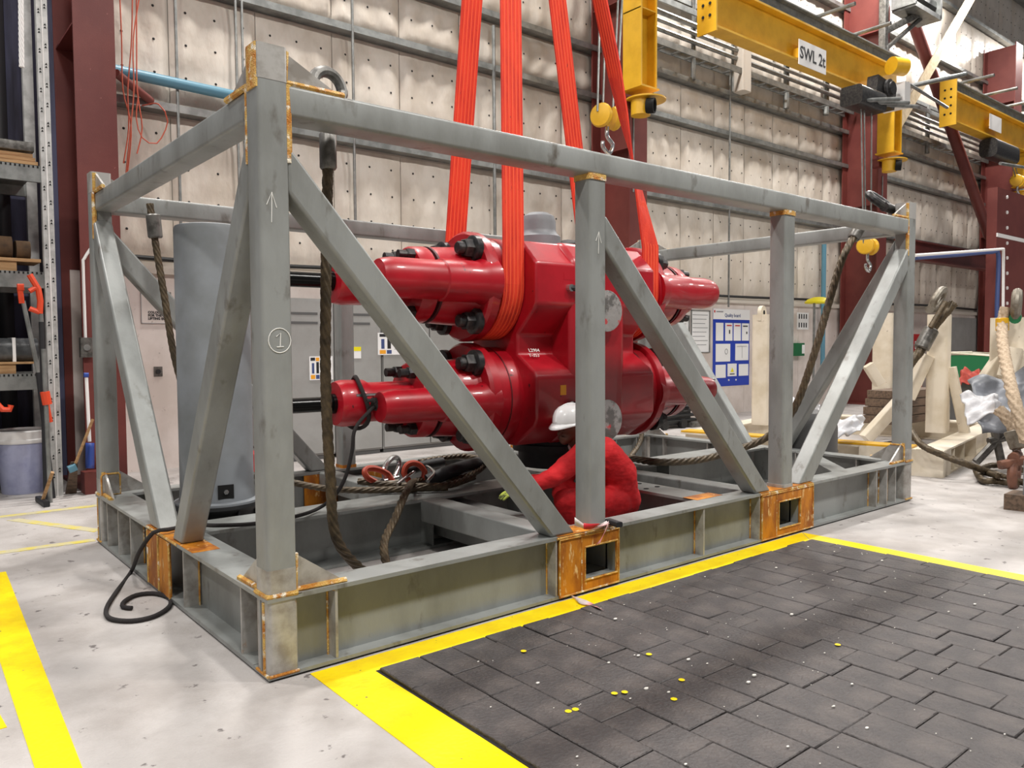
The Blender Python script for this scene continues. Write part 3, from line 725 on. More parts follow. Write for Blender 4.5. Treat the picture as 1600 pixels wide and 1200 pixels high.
# ------------------------------------------------------------------ grey riser cylinder standing in the frame
cc = V((.56, 2.3, 0))
t = thing('riser_cylinder', 'tall grey painted steel cylinder standing on end inside the left of the frame', 'cylinder', cc)
MB().lathe(cc+V((0, 0, .46)), (0, 0, 1), [(0, .30), (.02, .30), (.03, .265), (.10, .262), (.12, .258), (1.98, .258), (2.01, .25), (2.02, .22)], 48).build('shell', 'cyl_grey', t)
MB().lathe(cc+V((0, 0, .0)), (0, 0, 1), [(0, .20), (.10, .20), (.40, .27), (.44, .31), (.465, .31)], 36).build('foot_cone', 'dark_rubber', t)
for k in range(8):
    a = k*PI/4+.2; d = V((math.cos(a), math.sin(a), 0)); q = d.cross(V((0, 0, 1)))
    MB().prism([cc+d*.19+V((0, 0, .1)), cc+d*.26+V((0, 0, .1)), cc+d*.30+V((0, 0, .45)), cc+d*.2+V((0, 0, .45))], q*.012).build('foot_rib', 'dark_rubber', t, smooth=0)
pw_ = at(352, 768, Y=2.06); d = (pw_-cc); d.z = 0; d.normalize(); q = V((0, 0, 1)).cross(d)
bse = cc + d*.258 + V((0, 0, pw_.z))
w_ = MB().prism([bse+q*a+V((0, 0, b)) for a, b in ((-.055, -.05), (.055, -.05), (.055, .05), (-.055, .05))], d*.006).build('lug_window', 'sink_black', t, smooth=0)
MB().hexhead(bse+d*.006, d, .018, .016).build('lug_bolt', 'chrome', w_)
# ------------------------------------------------------------------ wire ropes hung from the corners
def ferrule(a, b, r, parent, mt='socket_grey'):
    return MB().lathe(V(a), V(b)-V(a), [(0, r*.85), (.05, r), (.95, r), (1, r*.85)], 18, rel=True).build('ferrule', mt, parent)
def rope_thing(ctrl, R, label, fer=None, mt='wire', cat='wire rope', fr=.05):
    z = min(p.z for p in ctrl)
    t = thing('wire_rope', label, cat, (ctrl[0].x, ctrl[0].y, z), group='wire rope lifting slings')
    MB().rope(ctrl, R).build('strand', mt, t, smooth=60)
    if fer: ferrule(fer[0], fer[1], fr, t)
    return t
Y = .32
rope_thing([at(513, 225, Y=Y), at(511, 330, Y=Y), at(509, 470, Y=Y), at(509, 600, Y=Y+.02), at(516, 740, Y=Y+.05), at(530, 850, Y=Y+.12), V((.98, .62, .12)), V((1.05, .72, .05)), V((1.15, .85, .12)),
            at(600, 850, Y=1.1), at(618, 808, Y=1.3), at(636, 766, Y=1.5), at(650, 752, Z=.47), at(690, 748, Z=.47)], .026,
           'brown wire rope hanging beside the near corner post into the frame base', (at(512, 208, Y=Y), at(513, 265, Y=Y)), fr=.045)
Y = 3.05
rope_thing([at(234, 318, Y=Y), at(243, 380, Y=Y), at(258, 470, Y=Y), at(272, 555, Y=Y), at(292, 620, Y=Y), at(330, 690, Y=2.9), at(385, 738, Y=2.5), at(440, 750, Z=.5), at(500, 762, Z=.44), at(560, 766, Z=.44), at(640, 764, Z=.44), at(700, 762, Z=.44)], .024,
           'dark wire rope hanging at the rear left corner of the frame', (at(239, 335, Y=Y), at(243, 372, Y=Y)), fr=.055)
rope_thing([at(1346, 350, Y=.38), at(1318, 400, Y=.42), at(1296, 470, Y=.46), at(1270, 560, Y=.55), at(1240, 640, Y=.70), at(1200, 682, Y=.95), at(1150, 703, Y=1.15), at(1090, 719, Y=1.3), at(1030, 722, Z=.455), at(985, 716, Z=.455)], .032,
           'wire rope slanting down from the right end of the frame', (at(1350, 343, Y=.375), at(1333, 373, Y=.40)), fr=.06)
o = MB().rope([at(1004, 664, Y=3.0), at(1000, 690, Y=2.9), at(985, 712, Y=2.7), at(965, 725, Y=2.4)], .026).build('wire_rope', 'wire', smooth=60)
tag(o, 'short wire rope tail hanging at the far corner behind the crouching worker', 'wire rope', 'wire rope lifting slings')
# shackles on the corner heads
def shackle(c, ax, up, r, t_, label, mt='shackle_grey', pin=None, group='shackles on the frame'):
    c = V(c); ax = V(ax).normalized(); up = V(up).normalized()
    t = thing('shackle', label, 'shackle', c-up*r*.9, group=group)
    pts = [c-up*r*.9-ax*r*.6] + [c+ax*(-r*math.cos(a))+up*(r*math.sin(a)) for a in [PI*k/12 for k in range(13)]] + [c-up*r*.9+ax*r*.6]
    MB().tube(spline(pts, r*.15), t_, 10).build('bow', mt, t)
    MB().cyl(c-up*r*.9-ax*r*.95, c-up*r*.9+ax*r*.95, t_*1.15, n=12).build('pin', pin or mt, t)
    return t
shackle(at(512, 140, Y=.30), (1, .25, 0), (.1, .2, 1), .10, .03, 'grey shackle on top of the near corner of the frame', 'socket_grey')
shackle(at(1374, 318, Y=.28)+V((0, 0, .02)), (1, .1, 0), (-.3, .5, .5), .12, .04, 'dark shackle lying on the right end of the near top rail', 'bolt_black')
# rigging heap on the spine beam
z0 = HB+.05
def on(u, v, h=.05): return at(u, v, Z=HB+h)
shackle(on(592, 745, .10), (1, .2, 0), (-.5, .2, .5), .11, .026, 'orange shackle lying leftmost on the rigging heap', 'shackle_orange', 'shackle_grey', 'shackles in the rigging heap')
shackle(on(648, 740, .12), (1, -.2, 0), (-.1, .2, .9), .09, .026, 'orange shackle standing up in the middle of the rigging heap', 'shackle_orange', 'shackle_grey', 'shackles in the rigging heap')
shackle(on(612, 733, .12), (1, .5, 0), (.3, .3, .5), .12, .024, 'shiny silver shackle behind the orange ones on the rigging heap', 'chrome', 'chrome', 'shackles in the rigging heap')
def heap(name, pts, r, mt, label, cat='sling leg', rope=False):
    mb = MB().rope(pts, r) if rope else MB().tube(spline(pts, .03), r, 12)
    return tag(mb.build(name, mt, smooth=60), label, cat, 'rigging heap on the spine beam')
heap('sling_sleeve', [on(630, 738, .13), on(660, 728, .16), on(690, 722, .16)], .045, 'dark_rubber', 'short black sleeve at the left of the rigging heap')
heap('sling_sleeve', [on(668, 752, .06), on(700, 738, .12), on(735, 727, .13), on(752, 724, .1)], .06, 'dark_rubber', 'long black sleeve across the rigging heap')
heap('wire_coil', [on(655, 722, .16), on(690, 716, .17), on(725, 713, .16), on(750, 718, .14), on(756, 728, .1), on(735, 742, .07), on(700, 752, .05)], .024, 'wire', 'wire rope loop lying over the rigging heap', rope=True)
heap('wire_coil', [on(560, 752, .07), on(600, 757, .05), on(650, 760, .05), on(700, 758, .05), on(740, 745, .06)], .026, 'wire', 'wire rope lying along the front of the rigging heap', rope=True)
heap('sling_eye', [on(620, 757, .07), on(642, 740, .12), on(662, 728, .16), on(678, 738, .14), on(668, 752, .1)], .014, 'chrome', 'silver wire eye looped over the orange shackles')
heap('hose_end', [on(740, 720, .12), on(757, 724, .12), on(770, 728, .12)], .035, 'hose_black', 'black fitting at the right end of the rigging heap')
# black tag line: knot on the lower left cylinder, over the frame, coiled end on the floor
tl = thing('tag_line', 'black tag line knotted to the red cylinder and trailing onto the floor', 'rope', (0, 1.6, 0))
RB = Matrix.Rotation(BR, 3, 'Z')
tcx = BC + RB @ V((-1.93, 0, ZL))
ey = RB @ V((0, 1, 0)); ex = RB @ V((1, 0, 0))
ring = [tcx + ex*(.03*math.sin(a*2)) + ey*(.194*math.cos(a)) + V((0, 0, .194*math.sin(a))) for a in [2*PI*k/28 for k in range(28)]]
MB().tube(ring, .016, 8, closed=True).build('loop', 'black_rope', tl)
kn = tcx - ey*.235 + V((0, 0, .0)) + ex*.05
mb = MB()
for k in range(3):
    a0 = k*2.1; mb.tube([kn + V((.03*math.cos(a+a0), .02*math.sin(2*a), .035*math.sin(a+k))) for a in [2*PI*i/12 for i in range(12)]], .015, 8, closed=True)
mb.tube([kn, kn+V((-.05, -.02, .03)), kn+V((-.09, -.02, .03))], .014, 8)
mb.build('knot', 'black_rope', tl)
fp0 = [at(u, v, Z=.016) for u, v in ((205, 893), (178, 930), (166, 952), (172, 966), (205, 970), (240, 963), (264, 948), (264, 934), (240, 927), (212, 930), (194, 940), (192, 948), (206, 950))]
line = [kn, at(556, 668, Y=1.45), at(550, 705, Y=1.47), at(541, 742, Y=1.5), at(525, 772, Y=1.55), at(500, 793, Z=HB+.03), at(462, 807, Z=HB+.03), at(400, 818, Y=1.45), at(340, 821, Y=1.5), at(300, 820, Z=HB+.025), V((.03, at(262, 822, X=.03).y, HB+.03)), at(240, 832, X=-.045), at(218, 862, X=-.10)] + fp0[0:]
MB().tube(spline(line, .03), .0135, 8).build('line', 'black_rope', tl, smooth=60)
# barrier tape and a black tool on the fork pocket
t = thing('barrier_tape', 'red and white barrier tape tied round the foot of the middle post', 'tape', (2.2, 0, HB))
def tape(pts, w, mt, nm, par, up=V((0, 0, 1))):
    ps = spline(pts, .03); mb = MB(); vs = []; fs = []
    for i, p in enumerate(ps):
        sd = (up*math.cos(i*.25)+V((.3, -.6, 0))*math.sin(i*.25)).normalized()*w/2; vs += [p-sd, p+sd]
    fs = [(2*i, 2*i+1, 2*i+3, 2*i+2) for i in range(len(ps)-1)]
    return mb.add(vs, fs).build(nm, mt, par, thick=.002)
tape([at(898, 812, Y=-.01), at(915, 824, Y=-.02), at(932, 824, Y=-.03), at(950, 816, Y=-.02)], .03, 'tape_white', 'tape_band', t)
tape([at(912, 822, Y=-.035), at(922, 823, Y=-.04), at(934, 821, Y=-.04)], .04, 'tape_red', 'tape_knot', t)
tape([at(951, 818, Y=-.03), at(944, 833, Y=-.04), at(934, 850, Y=-.05)], .035, 'tape_white', 'tape_tail', t)
o = tape([at(893, 932, Z=.012), at(905, 938, Z=.02), at(920, 944, Z=.014), at(938, 951, Z=.03)], .05, 'tape_white', 'tape_scrap', None, up=V((.3, 1, .2)))
tag(o, 'torn scrap of barrier tape on the yellow border', 'tape')
o = MB().bar(at(950, 814, Z=HB+.03), at(968, 820, Z=HB+.03), .05, .035, r=.01).build('hand_tool', 'print_black')
tag(o, 'small black hand tool on the frame flange by the middle post', 'tool')

# ------------------------------------------------------------------ crouching worker
def skin_obj(name, nodes, edges, mt, parent, root=0, sub=2):
    me = bpy.data.meshes.new(name); inv = ORG[parent].inverted()
    me.from_pydata([tuple(inv @ V(p)) for p, r in nodes], edges, [])
    o = bpy.data.objects.new(name, me); COL.objects.link(o); o.parent = parent; ORG[o] = ORG[parent]
    me.materials.append(MATS[mt])
    sk = o.modifiers.new('skin', 'SKIN'); sk.use_smooth_shade = True; sk.branch_smoothing = .6
    for i, (p, r) in enumerate(nodes):
        sv = me.skin_vertices[0].data[i]; r = r if isinstance(r, tuple) else (r, r); sv.radius = r; sv.use_root = (i == root)
    s2 = o.modifiers.new('sub', 'SUBSURF'); s2.levels = s2.render_levels = sub
    return o
WKY = .80
def wp(u, v, dy=0): return at(u, v, Y=WKY+dy)
PR = thing('person', 'crouching worker in red coverall and white hard hat behind the middle post', 'person', (wp(930, 800).x, WKY, 0))
pel, sp1, sp2, nk = wp(960, 778), wp(956, 738), wp(930, 706), wp(903, 694)
sh1, sh2 = wp(915, 706, -.17), wp(915, 706, .19)
el1, wr1 = wp(866, 745, -.16), wp(812, 766, .0)
el2, wr2 = wp(880, 748, .26), wp(830, 752, .26)
hp1, hp2 = wp(962, 786, -.12), wp(962, 786, .12)
kn1, kn2 = wp(884, 782, -.10), wp(880, 770, .22)
ft1, ft2 = V((kn1.x+.16, kn1.y, .10)), V((kn2.x+.20, kn2.y, .10))
hd = wp(889, 670)
def flesh(name, caps, mt, parent, vox=.012, it=8, disp=0):
    """tapered capsules fused into one continuous surface"""
    mb = MB()
    for p, r0, q, r1 in caps:
        p = V(p); q = V(q); d = q-p; ln = max(d.length, 1e-4); pr = []
        for k in range(7): a_ = -PI/2+k*PI/12; pr.append((r0*math.sin(a_), r0*math.cos(a_)+1e-5))
        for k in range(7): a_ = k*PI/12; pr.append((ln+r1*math.sin(a_), r1*math.cos(a_)+1e-5))
        mb.lathe(p, d, pr, 20)
    o = mb.build(name, mt, parent, smooth=0)
    m1 = o.modifiers.new('fuse', 'REMESH'); m1.mode = 'VOXEL'; m1.voxel_size = vox; m1.use_smooth_shade = True
    m2 = o.modifiers.new('smooth', 'SMOOTH'); m2.iterations = it; m2.factor = .5
    if disp:
        tx = bpy.data.textures.new('folds', 'CLOUDS'); tx.noise_scale = .06
        m3 = o.modifiers.new('folds', 'DISPLACE'); m3.texture = tx; m3.strength = disp; m3.mid_level = .5
    return o
hx_ = lambda a, b, c: hd+V((a, b, c))
bodyo = flesh('body', [(pel, .11, sp1, .11), (sp1, .11, sp2, .11), (sp2, .09, nk, .06), (nk, .058, hx_(.02, 0, -.05), .06), (hx_(.025, 0, .02), .092, hx_(-.012, 0, .03), .090),
    (hx_(.0, 0, -.03), .075, hx_(-.045, 0, -.075), .045), (hx_(-.085, 0, .0), .014, hx_(-.104, 0, -.03), .018), (hx_(-.085, -.02, -.062), .012, hx_(-.085, .02, -.062), .012),
    (hx_(.03, -.092, .0), .014, hx_(.03, -.092, -.035), .010), (hx_(.03, .092, .0), .014, hx_(.03, .092, -.035), .010), (hx_(-.08, -.05, .022), .016, hx_(-.09, .05, .022), .016),
    (sp2, .07, sh1, .06), (sh1, .05, el1, .04), (el1, .04, wr1, .03), (sp2, .07, sh2, .06), (sh2, .05, el2, .04), (el2, .04, wr2, .03),
    (pel, .1, hp1, .08), (hp1, .08, kn1, .055), (kn1, .05, ft1, .04), (pel, .1, hp2, .08), (hp2, .08, kn2, .055), (kn2, .05, ft2, .04)], 'skin', PR, .008, 5)
for sy in (-1, 1):
    MB().ball(hd+V((-.092, sy*.034, .008)), .011, 8, 6).build('eye', 'print_black', bodyo)
sp0 = pel.lerp(sp1, .5)+V((.02, 0, 0))
cov = flesh('coverall', [(pel+V((0, -.06, 0)), .17, pel+V((0, .06, 0)), .17), (pel, .17, sp1, .165), (sp1+V((-.02, -.09, 0)), .15, sp2+V((0, -.09, 0)), .13), (sp1+V((-.02, .09, 0)), .15, sp2+V((0, .09, 0)), .13), (pel+V((-.02, -.08, 0)), .15, sp1+V((-.02, -.08, 0)), .15),
    (sp2, .13, nk+V((.02, 0, -.03)), .075), (sp2, .11, sh1, .092), (sh1, .094, el1.lerp(sh1, .4), .082), (el1.lerp(sh1, .4), .082, el1, .07), (el1, .07, wr1, .05),
    (sp2, .11, sh2, .092), (sh2, .09, el2, .07), (el2, .07, wr2, .05), (hp1, .13, kn1, .092), (kn1, .09, ft1, .07), (hp2, .13, kn2, .092), (kn2, .09, ft2, .07)], 'coverall', PR, .011, 6, .016)
mb = MB().tube([nk+V((.035*math.cos(a)+.01, .085*math.sin(a), -.015+.03*math.cos(a))) for a in [2*PI*k/16 for k in range(16)]], .022, 8, closed=True)
mb.build('collar', 'tape_white', cov)
def hand(w, dirv, upv, side):
    dirv = V(dirv).normalized(); upv = V(upv).normalized(); sd = dirv.cross(upv).normalized()
    n = [(w-dirv*.03, .036), (w+dirv*.03, (.042, .026)), (w+dirv*.075, (.045, .022))]; e = [(0, 1), (1, 2)]
    for k, ln in enumerate((.065, .078, .072, .055)):
        b = w+dirv*.085+sd*(.033-.022*k); i = len(n)
        n += [(b, .011), (b+dirv*ln*.5-upv*.012, .0105), (b+dirv*ln*.85-upv*.035, .009)]; e += [(2, i), (i, i+1), (i+1, i+2)]
    i = len(n); n += [(w+dirv*.03+sd*.045*side, .014), (w+dirv*.065+sd*.065*side-upv*.015, .012), (w+dirv*.09+sd*.055*side-upv*.03, .010)]; e += [(1, i), (i, i+1), (i+1, i+2)]
    return skin_obj('glove', n, e, 'glove', PR, sub=1)
hand(wr1, at(788, 772, Y=.85)-wr1, (0, -.3, 1), 1)
hand(wr2, (-1, .1, -.4), (0, 0, 1), -1)
for f in (ft1, ft2):
    skin_obj('boot', [(f+V((.05, 0, -.04)), .05), (f+V((0, 0, -.01)), .055), (f+V((-.10, 0, -.05)), (.048, .04)), (f+V((-.19, 0, -.06)), (.045, .032))], [(0, 1), (1, 2), (2, 3)], 'print_black', PR, root=1)
# hard hat: shell, brim with peak, ridge
tilt = V((-.12, 0, 1)).normalized(); hc = hd+V((.008, 0, .045))
hat = MB(); n = 32; rings = [(0, 1.0), (.03, .99), (.07, .93), (.105, .79), (.13, .56), (.142, .3), (.146, 0.02)]
xx = V((1, 0, .12)).normalized()
for h_, s_ in rings:
    pass
vs = []; fs = []
for h_, s_ in rings:
    for k in range(n):
        a = 2*PI*k/n; vs.append(hc+xx*(.142*s_*math.cos(a))+V((0, 1, 0))*(.118*s_*math.sin(a))+tilt*h_)
for j in range(len(rings)-1):
    for k in range(n): fs.append((j*n+k, j*n+(k+1) % n, (j+1)*n+(k+1) % n, (j+1)*n+k))
shell = hat.add(vs, fs).build('hard_hat', 'helmet_white', PR, smooth=60, thick=.004)
vs = []; fs = []
for k in range(n):
    a = 2*PI*k/n; pk = max(0, -math.cos(a))**3
    for s_, dz in ((1.0, .012), (1.10+.22*pk, -.004-.018*pk)):
        vs.append(hc+xx*(.142*s_*math.cos(a))+V((0, 1, 0))*(.118*s_*math.sin(a))+tilt*dz)
for k in range(n): k2 = (k+1) % n; fs.append((2*k, 2*k2, 2*k2+1, 2*k+1))
MB().add(vs, fs).build('brim', 'helmet_white', shell, smooth=60, thick=.006)
MB().tube([hc+xx*(.142*s_*c_)+tilt*(h_+.002) for h_, s_, c_ in [(h, s, -1) for h, s in rings[1:]]+[(h, s, 1) for h, s in rings[::-1][1:-1]]], .009, 8).build('ridge', 'helmet_white', shell)
# ------------------------------------------------------------------ yellow wall jibs
JY = 5.85
def jib_post(x, label, zb=6.15, ztop=11.2):
    t = thing('jib_post', label, 'crane post', (x, JY, zb-.5), group='yellow jib posts')
    zs = min(zb+1.3, ztop-.12)
    MB().ibeam((x, JY, zb), (x, JY, ztop), .42, .42, .03, .02).build('post_section', 'crane_yellow', t, smooth=0)
    box((x-.24, JY-.24, zb-.03), (x+.24, JY+.24, zb)).build('end_plate', 'crane_yellow', t, smooth=0)
    MB().lathe((x+.15, JY-.0, zb-.17), (0, 0, 1), [(0, .36), (.025, .36)], 32).build('bearing_disc', 'crane_yellow', t)
    hub = MB().cyl((x+.02, JY, zb-.17), (x+.02, JY, zb-.45), .17, n=24).build('bearing_hub', 'crane_yellow', t)
    MB().lathe((x+.0, JY-.16, zb-.32), (.5, -1, -.1), [(0, .13), (.14, .13), (.14, .10), (.02, .10)], 20).build('hub_mouth', 'sink_black', hub)
    MB().prism([(x+.21, JY-.2, zs), (x+.21, JY+.2, zs), (x-.21, JY+.2, zs), (x-.21, JY-.2, zs)], (0, 0, .02)).build('stiffener', 'crane_yellow', t, smooth=0)
    box((x-.12, JY+.2, zb-.3), (x+.12, 6.27, zb-.1)).build('wall_bracket', 'column_red', t, smooth=0)
    return t
p2x = at(1000, 80, Y=JY).x; p3x = at(1390, 200, Y=JY).x; p4x = at(1598, 260, Y=JY).x
jib_post(p2x, 'yellow jib post on the column behind the orange slings', at(1000, 140, Y=JY).z)
jib_post(p3x, 'yellow jib post hanging below the trolley of the lifting sign beam', at(1390, 240, Y=JY).z, (at(1106, 22, Y=JY).z+at(1400, 128, Y=JY).z)/2-.44)
jib_post(p4x, 'yellow jib post cut by the right edge of the picture', at(1598, 292, Y=JY).z, (at(1482, 160, Y=JY).z+at(1640, 243, Y=JY).z)/2-.44)
def jib_beam(a, b, h, label, hlabel=None):
    """a: left end, b: right end (mid height of the web)"""
    t = thing('jib_beam', label, 'crane beam', a, group='yellow jib beams')
    MB().ibeam(a, b, .34, h, .04, .025).build('girder', 'crane_yellow', t, smooth=0)
    d = (b-a).normalized(); up = V((0, 0, 1)); q = V((0, 1, 0))
    MB().prism([a-d*.04+q*s_*.22+up*z_ for s_, z_ in ((-1, -h/2-.1), (1, -h/2-.1), (1, h/2+.35), (-1, h/2+.35))], d*.04).build('end_plate', 'crane_yellow', t, smooth=0)
    for k in range(4):
        for s_ in (-1, 1):
            MB().cyl(a-d*.05+q*s_*.08+up*(h*.42-k*h*.26+.1), a-d*.035+q*s_*.08+up*(h*.42-k*h*.26+.1), .03, n=8).build('plate_hole', 'sink_black', t)
    MB().ibeam(a+up*(h/2+.16), b+up*(h/2+.16), .24, .3, .03, .02).build('conductor_rail', 'galv', t, smooth=0)
    for k in range(4):
        p = a.lerp(b, .08+.21*k)+up*(h/2+.34)
        MB().cyl(p-q*.9, p+q*.35, .045, n=8).build('rail_support', 'galv', t)
    return t
za = at(1108, 30, Y=JY).z; zb = at(1372, 135, Y=JY).z
A_, B_ = at(1106, 22, Y=JY), at(1400, 128, Y=JY); B_.z = A_.z = (A_.z+B_.z)/2
JB = jib_beam(A_, B_, .85, 'yellow jib beam with a white load sign over the middle bay')
pc = at(1258, 93, Y=JY-.02)
sg = box((pc.x-.55, JY-.20, pc.z-.26), (pc.x+.55, JY-.185, pc.z+.26)).build('load_sign', 'white_paint', smooth=0)
tag(sg, 'white load sign on the yellow beam reading SWL 2t', 'sign')
text('SWL 2t', .36, (pc.x, JY-.201, pc.z-.01), (1, 0, 0), (0, 0, 1), 'print_black', sg, bold=.008, sx=.92)
MB().prism([(pc.x-.5, JY-.185, pc.z-.1), (pc.x+.5, JY-.185, pc.z-.1), (pc.x+.5, JY-.185, pc.z+.1), (pc.x-.5, JY-.185, pc.z+.1)], (0, .17, 0)).build('sign_mount', 'crane_yellow', sg, smooth=0)
A2, B2 = at(1482, 160, Y=JY), at(1640, 243, Y=JY); B2.z = A2.z = (A2.z+B2.z)/2
jib_beam(A2, B2, .85, 'yellow jib beam over the far bay at the right edge')
sc = at(1546, 195, Y=JY-.02)
o = box((sc.x-.45, JY-.19, sc.z-.22), (sc.x+.45, JY-.175, sc.z+.22)).build('load_sign', 'white_paint', smooth=0)
tag(o, 'faded pale sign on the far yellow beam', 'sign')
box((sc.x-.3, JY-.175, sc.z-.1), (sc.x+.3, JY-.013, sc.z+.1)).build('sign_mount', 'crane_yellow', o, smooth=0)
# trolley at the right end of the signed beam
tr = at(1380, 145, Y=JY-.62)
t = thing('hoist_trolley', 'black hoist trolley with pulley drum at the end of the signed yellow beam', 'hoist', tr)
MB().prism([tr+V((-.55, -.1, -.25)), tr+V((.35, -.1, -.35)), tr+V((.45, -.1, .2)), tr+V((-.45, -.1, .3))], (0, .25, 0)).build('casing', 'bolt_black', t, smooth=0)
box((tr.x-.4, tr.y+.14, tr.z-.1), (tr.x+.2, JY-.16, tr.z+.0)).build('hanger', 'bolt_black', t, smooth=0)
box((tr.x+.42, tr.y-.3, tr.z-.28), (tr.x+.7, tr.y+.3, tr.z+.28)).build('end_cover', 'white_paint', t, smooth=0)
MB().lathe(tr+V((.0, -.12, .05)), (0, -1, 0), [(0, .22), (.06, .22), (.08, .15), (.12, .15)], 20).build('drum', 'bolt_black', t)
MB().lathe(tr+V((.15, -.1, .62)), (1, -.4, 0), [(0, .2), (.38, .2), (.38, .16), (.02, .16)], 20).build('top_roller', 'crane_yellow', t)
for k in range(3):
    MB().cyl(tr+V((-1.6+.5*k, -.3, -.55+.05*k)), tr+V((-.5+.45*k, -.6, -.38)), .045, n=8).build('guide_bar', 'galv', t)
MB().bar(tr+V((-1.7, -.12, -.42)), tr+V((-.6, -.12, -.42)), .5, .42, r=.08).build('motor', 'bolt_black', t)
t = thing('hoist_motor', 'dark grey hoist motor under the far yellow beam', 'hoist', at(1565, 240, Y=JY))
c = at(1562, 238, Y=JY-.1)
MB().bar(c-V((.9, 0, 0)), c+V((.9, 0, 0)), .5, .55, r=.15).build('casing', 'bolt_black', t)
MB().cyl(c+V((-.8, -.3, -.5)), c+V((1.6, -.4, -.35)), .05, n=8).build('guide_bar', 'galv', t)
t = thing('hoist_trolley', 'dark hoist trolley cut by the top edge above the orange slings', 'hoist', at(945, 8, Y=JY))
c = at(940, 6, Y=JY-.7)
for k in range(3): MB().cyl(c+V((-1.2+.3*k, .1, .1*k)), c+V((.7+.2*k, -.2, .35+.05*k)), .07, n=8).build('guide_bar', 'bolt_black', t)
MB().bar(c+V((-.3, 0, .6)), c+V((.7, 0, .6)), .5, .4, r=.1).build('casing', 'bolt_black', t)
# hoist chains and hook blocks
def hook_block(u, v, Yh, chains, label, top=-40):
    p = at(u, v, Y=Yh)
    t = thing('hook_block', label, 'hook', p-V((0, 0, .55)), group='hoist hook blocks')
    for s_ in (-1, 1): MB().lathe(p+V((s_*.10, 0, 0)), (s_, -.3, 0), [(0, .17), (.06, .19), (.10, .17), (.11, .08)], 22).build('cheek', 'crane_yellow', t)
    MB().tube(spline([p-V((0, 0, .15)), p-V((0, 0, .3)), p+V((.10, -.02, -.42)), p+V((.02, -.02, -.56)), p+V((-.12, -.02, -.48)), p+V((-.12, -.02, -.40))], .03), .032, 10).build('hook', 'chrome', t)
    for (du, uu) in chains:
        a = p+V((du, 0, .05)); b = at(uu, top, Y=Yh)
        MB().cyl(a, b, .018, n=6).build('hoist_rope', 'galv', t)
    return t
hook_block(949, 183, 5.15, ((-.22, 938), (-.1, 947), (.12, 966), (.2, 972)), 'yellow hook block hanging beside the thin orange sling', -2)
hook_block(1356, 385, 5.11, ((-.2, 1345), (-.1, 1350), (.14, 1362)), 'yellow hook block hanging above the right end of the frame', 150)
t = hook_block(1590, 283, 5.75, ((-.1, 1577), (.1, 1583)), 'pale hook block under the far yellow beam', 245)
# long hanging lines beside columns
for u, v0, v1, lab in ((990, 172, 300, 'thin cable running down the front of the column behind the slings'), (1379, 275, 330, 'thin cable running down the column below the yellow jib post')):
    a, b = at(u, v0, Y=6.258), at(u, v1, Y=6.258); b.x = a.x
    tag(MB().cyl(a, b, .018, n=6).build('hanging_cable', 'galv'), lab, 'cable')
# bracing in the far bay
def strut(p0, p1, r, mt, name, label, cat='brace'):
    return tag(MB().cyl(p0, p1, r, n=14).build(name, mt), label, cat)
strut(at(1408, -20, Y=6.7), at(1546, 370, Y=6.7), .16, 'column_red', 'brace_tube', 'dark red brace tube slanting across the far bay')
a, b = at(1302, 0, Y=6.6), at(1500, -20, Y=6.6)
mb = MB(); p0, p1 = at(1528, -20, Y=6.46), at(1398, 205, Y=6.46)
d = (p1-p0).normalized(); sd = d.cross(V((0, 1, 0))).normalized()*.17
mb.prism([p0-sd, p0+sd, p1+sd, p1-sd], (0, .03, 0))
tag(mb.build('canvas_strap', 'canvas', smooth=0), 'cream canvas strap crossing the dark red brace', 'strap')
pipe_thing('brace_rod', [at(1398, 140, Y=5.6), at(1508, 116, Y=5.2)], .06, 'galv', 'grey rod crossing in front of the cream strap', 'rod')
pipe_thing('brace_rod', [at(1418, 130, Y=5.4), at(1480, 168, Y=5.4)], .04, 'galv', 'thin rod joining the two yellow beams', 'rod')
rb = at(1420, 392, Y=6.5); 
o = MB().ibeam(at(1405, 388, Y=6.6), V((28.3, 6.6, at(1405, 388, Y=6.6).z)), .3, .55, .04, .02).build('tie_beam', 'column_red', smooth=0)
tag(o, 'red tie beam low between the far columns', 'beam')
# flood light on a bracket, top right
c = at(1433, 2, Y=5.9)
t = thing('flood_light', 'grey flood light frame on a bracket at the top edge', 'lamp', c-V((0, 0, .3)))
mb = MB(); fw_, fh = .75, .45
for s_ in (-1, 1): mb.box((c.x+s_*fw_-.05, c.y-.3, c.z-.35), (c.x+s_*fw_+.05, c.y+.3, c.z+fh))
mb.box((c.x-fw_, c.y-.3, c.z-.4), (c.x+fw_, c.y+.3, c.z-.28)).box((c.x-fw_, c.y-.2, c.z-.05), (c.x+fw_, c.y+.2, c.z+.1))
mb.build('housing', 'galv', t, smooth=0)
k0 = at(1380, 80, Y=6.14)
MB().bar(c+V((0, 0, -.35)), k0+V((.05, 0, .5)), .16, .16, r=.02).build('bracket_arm', 'socket_grey', t)
MB().bar(c+V((.2, 0, -.4)), k0, .1, .1, r=.02).build('bracket_arm', 'socket_grey', t)
MB().bar(k0+V((0, 0, -.1)), k0+V((0, 0, 1.4)), .18, .18, up=(0, 1, 0), r=.02).build('bracket_post', 'socket_grey', t)
# loudspeaker-like grey box hanging on conduit in the middle bay
c = at(1160, 102, Y=WY-.35)
o = MB().bar(c-V((0, 0, .6)), c+V((0, 0, .5)), .32, .3, up=(0, 1, 0), r=.06).build('wall_box', 'quilt_strip'); tag(o, 'pale box fixed to the wall under the yellow beam end', 'box')
